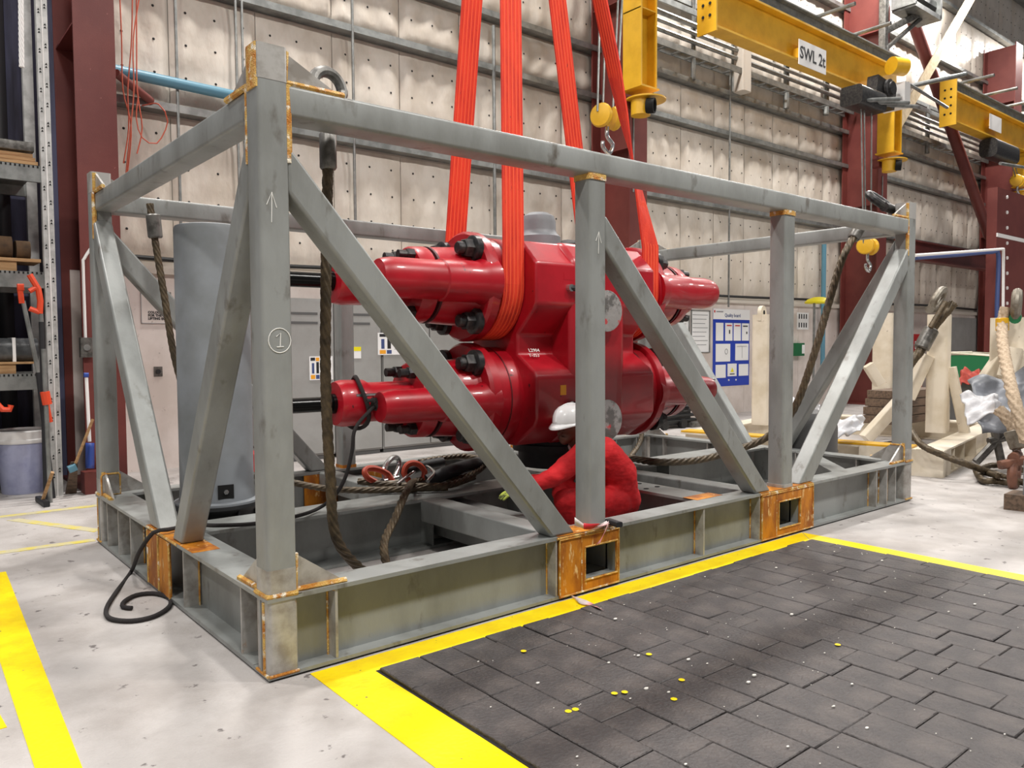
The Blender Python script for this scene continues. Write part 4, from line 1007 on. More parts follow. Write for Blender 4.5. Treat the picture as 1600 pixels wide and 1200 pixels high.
# red boxed column face with bolts at far right and pipes beside it
q0 = at(1559, 292, Y=4.6); q1 = at(1559, 480, Y=4.6)
t = thing('bolted_box', 'red steel box with a row of bolts at the right edge', 'panel', (q0.x+1.2, 5.0, 0))
box((q0.x, 4.6, 0), (q0.x+3.2, 4.85, q0.z)).build('face', 'column_red', t, smooth=0)
zz = at(1559, 367, Y=4.58).z
box((q0.x-.02, 4.57, zz-.05), (q0.x+3.2, 4.6, zz+.05)).build('white_strip', 'white_paint', t, smooth=0)
for v in (308, 332, 356, 380, 403, 427, 450, 474):
    p = at(1573, v, Y=4.6); MB().lathe(p, (0, -1, 0), [(0, .05), (.03, .045)], 8).build('bolt', 'white_paint', t)
pz = at(1560, 393, Y=4.5)
pipe_thing('service_pipe', spline([at(1430, 403, Y=5.2), at(1500, 398, Y=4.9), at(1550, 394, Y=4.55), at(1560, 400, Y=4.5), V((at(1559, 430, Y=4.5).x, 4.5, 2.5)), V((at(1558, 560, Y=4.5).x, 4.5, .1))], .2), .055, 'pipe_navy', 'navy blue service pipe bending down beside the bolted red box', 'pipe', 10)
pipe_thing('service_pipe', [at(1430, 399, Y=4.3), at(1568, 389, Y=4.05), V((at(1568, 470, Y=4.05).x, 4.05, 2.0)), V((at(1568, 480, Y=4.05).x, 4.05, .0))], .035, 'white_paint', 'thin white pipe framing the bolted red box', 'pipe', 8)
# ------------------------------------------------------------------ orange cables at the left column
rr = random.Random(11)
for k, (u0, u1, v1, lab) in enumerate(((186, 197, 290, 'orange cable nearest the red column, hanging straight'), (207, 193, 255, 'orange cable slanting towards the left column'), (213, 214, 240, 'orange cable hanging down past the blue pipe'), (222, 196, 280, 'orange cable crossing the other hanging cables'))):
    yk_ = 6.72-.05*k; pts = [at(u0, -30, Y=yk_), at(u0*.6+u1*.4+rr.uniform(-5, 5), 60, Y=yk_), at((u0+u1)/2+rr.uniform(-5, 5), 140, Y=yk_), at(u1+8, 200, Y=yk_), at(u1, v1, Y=yk_)]
    tag(MB().tube(spline(pts, .1), .008, 6).build('hanging_cable', 'cable_orange'), lab, 'cable', 'orange cables by the left column')
pts = [at(222, 165, Y=7.08), at(248, 163, Y=6.5), at(262, 190, Y=6.5), at(245, 224, Y=6.5), at(222, 215, Y=6.5), at(213, 185, Y=6.5), at(216, 150, Y=6.5)]
tag(MB().tube(spline(pts, .08), .008, 6).build('hanging_cable', 'cable_orange'), 'orange cable hanging in a round loop below the blue pipe', 'cable', 'orange cables by the left column')
strut(at(181, 114, Y=6.8), at(236, 158, Y=7.19), .05, 'column_red', 'brace_angle', 'short dark red angle brace behind the orange cables')
# ------------------------------------------------------------------ lower wall: cabinets, boards, signs
def cab(x0, x1, label, nd, stickers=()):
    y0, y1, h = 6.78, 7.33, 2.28
    t = thing('metal_cabinet', label, 'cabinet', ((x0+x1)/2, (y0+y1)/2, 0), group='grey cabinets along the wall')
    box((x0, y0+.03, .06), (x1, y1, h)).build('carcass', 'cabinet_grey', t, smooth=0)
    box((x0+.02, y0+.05, 0), (x1-.02, y1, .06)).build('plinth', 'cabinet_dark', t, smooth=0)
    w = (x1-x0)/nd
    for k in range(nd):
        d = box((x0+k*w+.012, y0, .09), (x0+(k+1)*w-.012, y0+.028, h-.03)).build('door', 'cabinet_grey', t, smooth=0)
        for z in (1.92, 2.05): box((x0+k*w+.35*w, y0-.004, z), (x0+(k+1)*w-.25*w, y0, z+.035)).build('vent_slot', 'cabinet_dark', d, smooth=0)
        hx = x0+(k+1)*w-.07 if k % 2 == 0 else x0+k*w+.07
        MB().bar((hx, y0-.02, .78), (hx, y0-.02, .95), .03, .03, up=(0, 1, 0), r=.008).build('handle', 'chrome', d)
    return t
cab(2.78, 3.78, 'grey metal cabinet seen just right of the near corner post', 1)
cab(3.80, 4.55, 'narrow grey metal cabinet behind the hanging wire rope', 1)
cab(4.57, 6.25, 'wide two door grey metal cabinet behind the red valve cylinders', 2)
def poster(u0, v0, u1, v1, Yp, label, cat='notice', mt='paper', name='notice'):
    a = at(u0, v0, Y=Yp); b = at(u1, v1, Y=Yp)
    o = box((a.x, Yp-.006, b.z), (b.x, Yp, a.z)).build(name, mt, smooth=0, origin=(a.x, Yp, b.z))
    tag(o, label, cat); return o, a, b
def ppe(u0, v0, u1, v1, label):
    o, a, b = poster(u0, v0, u1, v1, 6.778, label)
    w = b.x-a.x; h = a.z-b.z; y = 6.7715
    def blk(fx0, fz0, fx1, fz1, m_, nm='print'): box((a.x+w*fx0, y-.001, b.z+h*fz0), (a.x+w*fx1, y, b.z+h*fz1)).build(nm, m_, o, smooth=0)
    blk(.05, .05, .24, .22, 'label_orange'); blk(.27, .05, .42, .22, 'pipe_navy'); blk(.05, .82, .24, .95, 'print_black'); blk(.27, .8, .42, .95, 'label_orange')
    blk(.10, .28, .2, .72, 'pipe_navy'); blk(.29, .28, .4, .76, 'print_black')
    for k in range(5): blk(.5, .25+.13*k, .92, .27+.13*k, 'print_grey', 'print_line')
ppe(483, 557, 520, 593, 'safety equipment notice on the cabinet beside the wire rope')
ppe(590, 520, 640, 554, 'safety equipment notice on the wide cabinet behind the brace')
o, a, b = poster(551, 542, 564, 560, 6.778, 'small white tag with yellow top on the narrow cabinet')
box((a.x, 6.770, a.z-.06), (b.x, 6.772, a.z)).build('print', 'label_yellow', o, smooth=0)
WP = WY-.052
o, a, b = poster(219, 455, 268, 506, WP, 'white wall sign with black lettering behind the left braces', 'sign', 'lower_wall', 'wall_sign')
mb = MB(); fx0, fx1, fz0, fz1 = a.x, b.x, b.z, a.z
for q in (((fx0, fz0), (fx1, fz0+.008)), ((fx0, fz1-.008), (fx1, fz1)), ((fx0, fz0), (fx0+.008, fz1)), ((fx1-.008, fz0), (fx1, fz1))):
    mb.box((q[0][0], WP-.014, q[0][1]), (q[1][0], WP-.006, q[1][1]))
mb.build('sign_border', 'print_grey', o, smooth=0)
for k, s_ in enumerate(('COLOUR CODE', 'FOR THE USE', 'LIFTING EQUIP')):
    text(s_, .042, (a.x+.085, WP-.008, a.z-.27-.04*k), (1, 0, 0), (0, 0, 1), 'print_black', o, align='LEFT', bold=.002)
o, a, b = poster(240, 573, 254, 588, WP, 'small grey socket plate low on the white wall', 'socket', 'socket_grey', 'wall_socket')
MB().cyl(((a.x+b.x)/2, WP-.006, (a.z+b.z)/2), ((a.x+b.x)/2, WP-.02, (a.z+b.z)/2), .03, n=12).build('outlet', 'print_black', o)
# quality board
o, a, b = poster(1114, 482, 1170, 601, WP, 'blue quality notice board with pinned papers', 'notice board', 'board_blue', 'notice_board')
w = b.x-a.x; h = a.z-b.z
def on_board(fx0, fy0, fx1, fy1, m_='paper', nm='pinned_sheet', y=WP-.007):
    return box((a.x+w*fx0, y-.004, a.z-h*fy1), (a.x+w*fx1, y, a.z-h*fy0)).build(nm, m_, o, smooth=0)
on_board(0, 0, 1, .135, 'paper', 'board_header')
text('Quality board', .11, (a.x+w*.52, WP-.012, a.z-h*.082), (1, 0, 0), (0, 0, 1), 'pipe_navy', o, bold=.002, sx=1.0)
on_board(.02, .02, .05, .05, 'sign_red', 'logo', WP-.011); on_board(.08, .03, .26, .045, 'print_grey', 'logo', WP-.011)
for k, (x0, y0, x1, y1) in enumerate(((.07, .18, .27, .41), (.32, .18, .52, .41), (.55, .18, .75, .41), (.78, .18, .98, .41), (.07, .45, .46, .68), (.6, .45, .97, .67), (.07, .72, .34, .89), (.39, .71, .64, .875), (.7, .72, .97, .875))):
    s_ = on_board(x0, y0, x1, y1)
    if k in (1, 2): on_board(x0+.04, y0+.025, x1-.03, y0+.04, 'sign_red', 'print', WP-.011)
    if k == 1: on_board(x0+.10, y0+.09, x0+.13, y0+.14, 'print_black', 'print', WP-.011)
    if k == 3: on_board(x0+.03, y0+.03, x1-.04, y0+.045, 'print_black', 'print', WP-.011); on_board(x0+.12, y0+.11, x0+.15, y0+.14, 'print_black', 'print', WP-.011)
    if k == 4:
        MB().tube([(a.x+w*.35+.05*math.cos(q*PI/8), WP-.012, a.z-h*.55+.06*math.sin(q*PI/8)) for q in range(16)], .008, 5, closed=True).build('print', 'print_grey', o)
    if k == 5: on_board(x0+.05, y0+.03, x1-.05, y0+.036, 'print_grey', 'print', WP-.011); on_board(.785, y0+.03, .79, y1-.03, 'print_grey', 'print', WP-.011)
    if k == 7:
        MB().prism([(a.x+w*.47, WP-.011, a.z-h*.82), (a.x+w*.56, WP-.011, a.z-h*.82), (a.x+w*.515, WP-.011, a.z-h*.76)], (0, -.004, 0)).build('print', 'label_yellow', o, smooth=0)
        on_board(.45, .84, .58, .852, 'print_black', 'print', WP-.011)
for fx in (.42, .62):
    MB().ball((a.x+w*fx, WP-.012, a.z-h*.925), .022, 8, 6).build('push_pin', 'white_paint', o)
for (u0, v0, u1, v1, lab) in ((1079, 484, 1108, 551, 'white whiteboard with faint writing left of the blue board'), (1050, 492, 1076, 555, 'white printed chart partly behind the red cylinder')):
    o2, a2, b2 = poster(u0, v0, u1, v1, WP, lab, 'whiteboard', 'paper', 'whiteboard')
    w2, h2_ = b2.x-a2.x, a2.z-b2.z
    mb = MB()
    for q in (((0, 0), (1, .02)), ((0, .98), (1, 1)), ((0, 0), (.025, 1)), ((.975, 0), (1, 1))):
        mb.box((a2.x+w2*q[0][0], WP-.03, b2.z+h2_*q[0][1]), (a2.x+w2*q[1][0], WP-.006, b2.z+h2_*q[1][1]))
    mb.build('rim', 'galv', o2, smooth=0)
    for k in range(8):
        box((a2.x+w2*.1, WP-.0085, a2.z-h2_*(.12+.1*k)), (a2.x+w2*(.9-.07*(k % 3)), WP-.0065, a2.z-h2_*(.105+.1*k))).build('written_line', 'print_grey', o2, smooth=0)
# first aid point
o, a, b = poster(1245, 488, 1263, 515, WP, 'white notice with black pictograms above the first aid box', 'notice')
for r_ in range(2):
    for k in range(4):
        fx = .15+.2*k; box((a.x+(b.x-a.x)*fx, WP-.009, a.z-.16-.22*r_), (a.x+(b.x-a.x)*(fx+.09), WP-.007, a.z-.04-.22*r_)).build('pictogram', 'print_black', o, smooth=0)
ca, cb_ = at(1243, 536, Y=WP-.15), at(1257, 556, Y=WP-.15)
t = thing('first_aid_box', 'green and white first aid box on the white wall', 'box', ((ca.x+cb_.x)/2, WP-.08, cb_.z))
box((ca.x, WP-.15, cb_.z), (cb_.x, WP, ca.z)).build('case', 'green_bin', t, smooth=0)
box((ca.x+.3, WP-.16, cb_.z+.06), (ca.x+.42, WP-.15, cb_.z+.28)).build('white_mark', 'paper', t, smooth=0)
c = at(1279, 474, Y=WY-.75)
o = MB().lathe(c, (0, 0, 1), [(0, .32), (.03, .33), (.10, .26), (.15, .12), (.16, .0)], 20).build('wash_station', 'label_yellow'); tag(o, 'yellow domed cap on a pole beside the blue pipe', 'cap')
a = V((c.x-.2, c.y, c.z+.02)); tag(MB().cyl(a, V((a.x, a.y, 0)), .03, n=8).build('pole', 'galv'), 'thin grey pole under the yellow domed cap', 'pole')
# ------------------------------------------------------------------ storage rack at the left
RY = 6.1
rk = thing('storage_rack', 'grey pallet rack with perforated white upright left of the red column', 'rack', (-1.3, 6.6, 0))
ux0, ux1 = .085, .19
def upright(x0, y0, parent, holes):
    mb = MB().box((x0, y0, 0), (x0+.105, y0+.012, 6.5)).box((x0+.09, y0+.012, 0), (x0+.105, y0+.09, 6.5)).box((x0, y0+.012, 0), (x0+.012, y0+.09, 6.5))
    u = mb.build('upright', 'upright_grey', parent, smooth=0)
    if holes:
        MB().box((x0+.048, y0-.006, 0), (x0+.057, y0, 6.5)).build('fold_line', 'white_paint', u, smooth=0)
        hb_ = MB(); z = .2
        while z < 6.4:
            for dx in (.022, .078):
                for dz in (0, .03):
                    a = x0+dx; hb_.prism([(a-.012, y0-.002, z+dz+(.06 if dx > .05 else 0)), (a+.012, y0-.002, z+dz+(.06 if dx > .05 else 0)), (a+.003, y0-.002, z+dz+.022+(.06 if dx > .05 else 0))], (0, .002, 0))
            z += .205
        hb_.build('slot_holes', 'sink_black', u, smooth=0, kind='stuff')
    return u
upright(ux0, RY, rk, True); upright(ux0, RY+.98, rk, False); upright(-2.9, RY, rk, True); upright(-2.9, RY+.98, rk, False)
levels = [at(30, 436, Y=RY).z, at(30, 268, Y=RY).z, at(30, 597, Y=RY).z]
for z in levels:
    for y in (RY+.02, RY+1.0):
        b = box((-2.8, y, z-.085), (ux0, y+.05, z+.085)).build('shelf_beam', 'galv', rk, smooth=0)
        if y < RY+.5:
            hb_ = MB()
            for k in range(70): hb_.box((-2.78+k*.041, y-.004, z+.06), (-2.765+k*.041, y, z+.082))
            hb_.build('beam_teeth', 'sink_black', b, smooth=0, kind='stuff')
    for k in range(9):
        box((-2.78+k*.318, RY+.07, z+.03), (-2.78+k*.318+.29, RY+1.0, z+.05)).build('deck_panel', 'socket_grey', rk, smooth=0)
z1, z0, z2 = levels
z0, z1 = levels[1]+.037, levels[0]+.037; z2 += .037
rr = random.Random(5)
def shelf_item(mb, name, mt, label, cat, group=None, **k): return tag(mb.build(name, mt, **k), label, cat, group)
for k in range(3):
    zz = z0+.052+k*.042
    shelf_item(box((-2.2-.1*k, RY+.02+.02*k, zz), (.06-.02*k, RY+.42, zz+.036)), 'wood_board', 'wood', ('bottom', 'middle', 'top')[k]+' wooden board of the stack on the upper shelf', 'board', 'boards on the rack', smooth=0)
shelf_item(MB().bar((-.34, RY+.2, z0+.255), (.04, RY+.2, z0+.255), .2, .10, r=.01), 'parts_box', 'socket_grey', 'small grey box on the boards of the upper shelf', 'box')
shelf_item(MB().bar((-1.2, RY+.2, z0+.245), (-.40, RY+.2, z0+.245), .22, .08, r=.01), 'parts_tray', 'print_black', 'black tray on the boards of the upper shelf', 'tray')
shelf_item(box((-2.2, RY+.06, z1+.052), (-.16, RY+.36, z1+.15)), 'timber_block', 'wood', 'timber block under the board on the middle shelf', 'timber', smooth=0)
shelf_item(box((-2.3, RY+.04, z1+.152), (.06, RY+.5, z1+.185)), 'wood_board', 'wood', 'wooden board under the brown sacks on the middle shelf', 'board', 'boards on the rack', smooth=0)
for k, (cx, w_, h_) in enumerate(((-.28, .20, .24), (-.08, .13, .2), (-.62, .2, .14), (-.95, .22, .16))):
    shelf_item(MB().bar((cx-w_*.5, RY+.28, z1+.187+h_*.5), (cx+w_*.5, RY+.28, z1+.187+h_*.5), .3, h_, r=h_*.42), 'sack', 'brown_bag', ('large brown sack on the middle shelf', 'small brown sack beside the upright on the middle shelf', 'flat dark sack at the left of the middle shelf', 'dark sack at the far left of the middle shelf')[k], 'sack', 'sacks on the rack', smooth=80)
shelf_item(box((-2.2, RY+.06, z2+.052), (-.2, RY+.4, z2+.15)), 'timber_block', 'wood', 'timber block on the lower shelf', 'timber', smooth=0)
shelf_item(box((-2.3, RY+.04, z2+.152), (.0, RY+.5, z2+.175)), 'wood_board', 'wood', 'wooden board under the wrapped bundle on the lower shelf', 'board', 'boards on the rack', smooth=0)
t = thing('wrapped_bundle', 'grey film wrapped bundle on the lower shelf', 'bundle', (-.8, RY+.3, z2+.176))
MB().bar((-1.9, RY+.28, z2+.30), (.02, RY+.28, z2+.30), .36, .25, r=.09).build('film', 'film_grey', t)
for xx in (-.22, -.9): box((xx, RY+.095, z2+.176), (xx+.03, RY+.465, z2+.43)).build('strap', 'white_paint', t, smooth=0)
mb = MB().rope([at(32, -60, Y=RY-.05), at(33, 40, Y=RY-.05), at(34, 105, Y=RY-.05)], .022)
tag(mb.build('hanging_rope', 'white_paint', smooth=60), 'white twisted rope end hanging in the upper left corner', 'rope')
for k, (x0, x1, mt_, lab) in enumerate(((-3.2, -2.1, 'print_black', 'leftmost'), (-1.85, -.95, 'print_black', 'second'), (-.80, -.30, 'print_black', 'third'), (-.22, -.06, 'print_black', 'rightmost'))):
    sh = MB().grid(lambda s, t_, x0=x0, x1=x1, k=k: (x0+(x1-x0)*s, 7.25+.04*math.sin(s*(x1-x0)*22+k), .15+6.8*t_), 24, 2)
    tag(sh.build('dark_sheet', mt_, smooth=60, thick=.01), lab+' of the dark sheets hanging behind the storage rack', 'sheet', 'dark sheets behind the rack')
# gripping poles leaning on the rack
def pole(pts, label, head, grip=None, mt='galv'):
    t = thing('reach_pole', label, 'hand tool', (pts[-1].x, pts[-1].y, pts[-1].z), group='orange gripping poles')
    MB().cyl(pts[0], pts[1], .022, n=10).build('shaft', mt, t)
    head(t)
    if grip: MB().cyl(grip[0], grip[1], .04, n=10).build('grip', 'orange_plastic', t)
    if len(pts) > 2: MB().cyl(pts[1], pts[2], .027, n=10).build('lower_shaft', 'print_black', t)
PY = RY-.09
def head1(t):
    MB().bar(at(31, 450, Y=PY), at(34, 474, Y=PY), .05, .05, r=.01).build('head', 'orange_plastic', t)
    MB().bar(at(27, 449, Y=PY), at(37, 449, Y=PY), .07, .07, r=.01).build('jaw', 'orange_plastic', t)
pole([at(36, 470, Y=PY), at(60, 582, Y=PY), V((at(80, 700, Y=PY).x, PY, .0))], 'long pole with a small orange head leaning on the rack', head1, (at(68, 618, Y=PY), at(76, 660, Y=PY)))
def head2(t):
    MB().tube([at(46, 429, Y=PY-.14), at(60, 452, Y=PY-.14), at(63, 470, Y=PY-.14), at(62, 490, Y=PY-.14)], .03, 8).build('hook', 'orange_plastic', t)
    MB().tube([at(46, 455, Y=PY-.14), at(55, 450, Y=PY-.14), at(62, 452, Y=PY-.14)], .026, 8).build('upper_jaw', 'orange_plastic', t)
    MB().tube([at(46, 482, Y=PY-.14), at(54, 485, Y=PY-.14), at(62, 488, Y=PY-.14)], .026, 8).build('lower_jaw', 'orange_plastic', t)
pole([at(64, 490, Y=PY-.14), at(65, 503, Y=PY-.14), V((at(72, 770, Y=PY-.14).x, PY-.14, 0))], 'pole with a large orange hook head leaning on the upright', head2)
def head3(t): MB().cyl(at(70, 612, Y=PY-.26), at(74, 632, Y=PY-.26), .045, n=10).build('head', 'orange_plastic', t)
pole([at(68, 545, Y=PY-.26), V((at(76, 700, Y=PY-.26).x, PY-.26, 0))], 'short silver pole with an orange collar close to the upright', head3)
MBp = MB().tube([at(-8, 628, Y=PY), at(4, 640, Y=PY), at(15, 640, Y=PY), at(17, 633, Y=PY)], .03, 8)
tag(MBp.build('reach_pole_hook', 'orange_plastic'), 'orange hook end poking in at the left edge', 'hand tool')
# buckets on the floor
bc = V((-.09, 6.68, 0))
t = thing('bucket', 'pale blue plastic tub with a white rim in front of the rack', 'bucket', bc)
MB().lathe(bc, (0, 0, 1), [(0, .22), (.02, .225), (.50, .27), (.58, .275)], 36).build('tub', 'pale_blue_plastic', t)
MB().lathe(bc+V((0, 0, .56)), (0, 0, 1), [(0, .285), (.015, .295), (.04, .295), (.05, .285), (.11, .29), (.13, .30), (.14, .28), (.12, .26)], 36).build('rim', 'white_paint', t)
for s_ in (-1, 1): MB().tube([bc+V((s_*.29, -.05, .52)), bc+V((s_*.32, -.05, .55)), bc+V((s_*.32, .05, .55)), bc+V((s_*.29, .05, .52))], .014, 8).build('handle', 'white_paint', t)
c = V((bc.x-.62, bc.y-.05, 0)); tag(MB().lathe(c, (0, 0, 1), [(0, .19), (.5, .21), (.51, .22), (.53, .22)], 28).build('drum', 'socket_grey'), 'grey drum cut by the left edge beside the tub', 'drum')
# mallet, broom, dustpan by the column
t = thing('mallet', 'wooden handled mallet leaning between the tub and the upright', 'mallet', at(68, 772, Z=0))
MB().cyl(at(82, 738, Y=5.42), at(66, 783, Z=.04), .017, n=8).build('handle', 'wood', t); MB().bar(at(60, 779, Z=.031), at(73, 788, Z=.031), .06, .06, r=.012).build('head', 'print_black', t)
t = thing('broom', 'broom with a wooden handle leaning against the red column', 'broom', at(110, 762, Z=0))
MB().cyl(at(145, 655, Y=5.9), at(118, 724, Y=5.85), .016, n=8).build('handle', 'wood', t)
MB().prism([at(112, 722, Y=5.88), at(122, 722, Y=5.88), at(120, 771, Z=0), at(103, 772, Z=0)], (0, .05, 0)).build('bristles', 'wood_dark', t, smooth=0)
MB().bar(at(107, 734, Y=5.9), at(119, 729, Y=5.9), .07, .08, r=.02).build('brush_head', 'pipe_blue', t)
t = thing('dustpan', 'blue dustpan on a white stick in front of the red column', 'dustpan', at(141, 745, Z=.05))
MB().cyl(at(135, 590, Y=6.1), at(140, 690, Y=6.05), .018, n=8).build('stick', 'white_paint', t)
MB().bar(at(131, 586, Y=6.1), at(138, 586, Y=6.1), .05, .05, r=.012).build('cap', 'blue_plastic', t)
MB().grid(lambda s, t_: at(134+13*s, 692+40*t_, Y=6.02-.10*math.sin(PI*s)*(.4+.6*t_)), 8, 6).build('pan', 'blue_plastic', t, thick=.008)
bp0 = at(132, 760, Y=6.1); o = box((.38, 5.98, .0), (.66, 6.2, .24)).build('plinth_block', 'column_red', smooth=0); tag(o, 'dark red block at the foot of the left column', 'block')
# switch and conduit on the column
a = at(134, 543, Y=6.24)
t = thing('switch_box', 'grey switch box on the left red column', 'switch', a-V((0, 0, .1)))
MB().bar(a-V((0, 0, .11)), a+V((0, 0, .11)), .12, .09, up=(0, 1, 0), r=.012).build('case', 'socket_grey', t)
MB().cyl(a+V((0, -.05, 0)), a+V((0, -.07, 0)), .035, n=12).build('knob', 'galv', t)
b = at(134, 405, Y=6.24); MB().tube(spline([a+V((0, 0, .1)), V((a.x, a.y, b.z-.1)), V((a.x+.01, a.y, b.z)), V((a.x+.08, a.y, b.z+.12))], .1), .016, 8).build('conduit', 'white_paint', t)

# ------------------------------------------------------------------ cream skid with lifting posts at the right
CR = math.radians(10.5); CO = V((8.45, .42, 0))
CS = thing('cream_skid', 'cream painted steel skid with tall lifting posts right of the grey frame', 'skid', CO, CR)
def cp(mb, name, mt='cream', parent=None, **k): return mb.build(name, mt, parent or CS, local=True, **k)
cp(MB().ibeam((0, .1, .16), (4.3, .1, .16), .3, .32), 'base_beam', smooth=0); cp(MB().ibeam((.1, .25, .16), (.1, 3.4, .16), .3, .319), 'base_beam', smooth=0)
cp(MB().ibeam((4.2, .25, .16), (4.2, 3.4, .16), .3, .319), 'base_beam', smooth=0); cp(MB().ibeam((.25, 3.3, .16), (4.05, 3.3, .16), .3, .319), 'base_beam', smooth=0)
cp(box((-.055, -.055, 0), (.36, -.045, .32)), 'corner_plate', 'cream', smooth=0); cp(box((-.06, -.05, 0), (-.05, .9, .32)), 'corner_plate', 'cream', smooth=0)
cp(box((-.04, .3, .322), (.24, 3.4, .345)), 'edge_strip', 'crane_yellow', smooth=0)
for x_ in (.25, .6, 1.2, 2): cp(box((x_, -.045, .02), (x_+.015, .09, .30)), 'stiffener', smooth=0)
def wpt(u, v, depth):
    d = FW + RT*((u-800)/F_PX) + UP*((600-v)/F_PX); return CAM + d*depth
MI = ORG[CS].inverted()
def cpost(u, vt, vb, depth, w, d_, eye=True):
    a = MI @ wpt(u, vb, depth); b = MI @ wpt(u, vt, depth); a.z = max(.32, a.z*0+.32); b = V((a.x, a.y, b.z))
    p = cp(MB().bar(a, b, d_, w, up=(0, 1, 0), r=.04), 'lifting_post')
    if eye:
        e = MB(); th = .03; R0 = w*.42
        e.prism([b+V((R0*math.cos(q), -th, R0*.3+R0*math.sin(q))) for q in [PI*k/10 for k in range(11)]]+[b+V((-R0, -th, -.1)), b+V((R0, -th, -.1))], (0, 2*th, 0))
        ep = cp(e, 'eye_plate', 'cream', p, smooth=0)
        cp(MB().lathe(b+V((0, -th-.004, R0*.3)), (0, 1, 0), [(0, R0*.62), (.012, R0*.62)], 20), 'eye_ring', 'cream', ep)
        cp(MB().lathe(b+V((0, -th-.006, R0*.3)), (0, 1, 0), [(0, R0*.35), (.012, R0*.35)], 16), 'eye_hole', 'sink_black', ep)
    return a, b
P1 = cpost(1464, 492, 694, 11.4, .27, .30, False)
P3 = cpost(1189, 492, 672, 12.6, .26, .2)
P2 = cpost(1380, 490, 640, 13.6, .32, .3, False)
P4a, P4b = cpost(1590, 497, 690, 10.6, .62, .62, False)
def brace(u0, v0, u1, v1, depth, w, mt='cream', nm='post_brace'):
    return cp(MB().bar(MI @ wpt(u0, v0, depth), MI @ wpt(u1, v1, depth), w, w, r=.02), nm, mt)
brace(1448, 556, 1418, 622, 11.3, .16); brace(1486, 574, 1510, 688, 11.3, .13); brace(1405, 628, 1352, 686, 11.9, .17); brace(1572, 545, 1530, 606, 10.5, .15)
brace(1585, 545, 1572, 590, 10.2, .2); brace(1356, 570, 1375, 600, 13.2, .16)
# shackles and ropes on the cream posts
def far_rope(pts, R, label, fer=None, mt='wire', fmt='socket_grey', fr=.1):
    t = thing('wire_rope', label, 'wire rope', pts[-1], group='wire ropes on the cream skid')
    MB().rope(pts, R, .03).build('strand', mt, t, smooth=60)
    if fer: ferrule(fer[0], fer[1], fr, t, fmt)
    return t
D = 10.75
shackle(wpt(1465, 474, D)+V((0, 0, .05)), (1, .1, .1), (.2, -.2, .6), .15, .05, 'pale shackle on top of the middle cream post', 'shackle_grey', None, 'shackles on the cream skid')
far_rope([wpt(1490, 474, D), wpt(1470, 497, D), wpt(1452, 520, D), wpt(1438, 548, D), wpt(1424, 566, D), wpt(1405, 600, D)], .055, 'thick wire rope with a grey sleeve hanging from the middle cream post', (wpt(1456, 514, D), wpt(1439, 545, D)))
far_rope([wpt(1478, 472, D-.2), wpt(1468, 488, D-.2), wpt(1454, 512, D-.2)], .035, 'short doubled wire rope eye on the middle cream post')
D = 10.0
DR = 8.9
shackle(wpt(1588, 484, D)+V((0, 0, .05)), (1, .3, .1), (-.2, -.1, .7), .17, .06, 'large pale shackle at the right edge on top of the round cream post', 'shackle_grey', 'green_bin', 'shackles on the cream skid')
far_rope([wpt(1572, 480, D), wpt(1566, 505, D), wpt(1567, 540, 9.6), wpt(1575, 585, 9.0), wpt(1586, 630, 8.6), wpt(1604, 690, 8.4)], .06, 'tan rope with a yellow sleeve hanging from the round cream post', (wpt(1566, 497, D), wpt(1566, 517, D)), 'rope_tan', 'crane_yellow', .075)
far_rope([wpt(1560, 640, 8.95), wpt(1575, 655, 8.85), wpt(1588, 678, 8.75), wpt(1600, 700, 8.7)], .06, 'tan rope end coming out from under the white sheet', (wpt(1583, 672, 8.75), wpt(1594, 700, 8.7)), 'rope_tan', 'shackle_grey', .1)
far_rope([wpt(1420, 668, 9.6), wpt(1440, 695, 9.3), wpt(1475, 712, 9.2), wpt(1515, 727, 9.1), at(1555, 741, Z=.07), at(1590, 752, Z=.06), at(1640, 760, Z=.06)], .036, 'wire rope sagging from the cream skid down to the floor')
far_rope([at(1525, 735, Z=.05), at(1535, 750, Z=.05), at(1560, 752, Z=.05), at(1590, 757, Z=.05)], .034, 'wire rope end lying on the floor by the wooden beam')
far_rope([at(1600, 735, Z=.06), at(1570, 728, Z=.06), at(1545, 728, Z=.06), at(1535, 736, Z=.06), at(1560, 744, Z=.12)], .032, 'coiled wire rope on the floor under the tarpaulin')
# brown shackle and chain
shackle(wpt(1585, 735, 8.7), (1, .2, 0), (-.1, 0, -1), .17, .05, 'rusty brown shackle among the ropes at the right edge', 'brown_steel', None, 'shackles on the cream skid')
o = MB().bar(wpt(1562, 727, 8.6), wpt(1610, 717, 8.6), .09, .09, r=.02).build('rusty_bar', 'brown_steel'); tag(o, 'rusty flat bar across the ropes at the right edge', 'bar')
# tarpaulins
def drape(name, uv, depth, bulge, mt, label, seed, nu=26, nv=18):
    """crumpled sheet: bilinear quad of four points with folds"""
    c = [wpt(u, v, d) for (u, v, d) in uv]; r = random.Random(seed); ph = [r.random()*6.28 for _ in range(8)]
    nrm = (c[1]-c[0]).cross(c[3]-c[0]).normalized()
    if nrm.dot(CAM-c[0]) < 0: nrm = -nrm
    def f(s, t):
        p = c[0]*(1-s)*(1-t)+c[1]*s*(1-t)+c[2]*s*t+c[3]*(1-s)*t
        k = bulge*(.9*math.sin(PI*min(1, s*1.05))*math.sin(PI*t*.75+.4)) + bulge*.22*math.sin(9*s+4*t+ph[0])+bulge*.16*math.sin(15*s-11*t+ph[1])+bulge*.14*math.sin(5*s+17*t+ph[2])
        return p+nrm*k+V((0, 0, bulge*.2*math.sin(8*s+ph[3])*(1-t)))
    return tag(MB().grid(f, nu, nv).build(name, mt, smooth=70, thick=.012), label, 'tarpaulin', 'tarpaulins at the right')
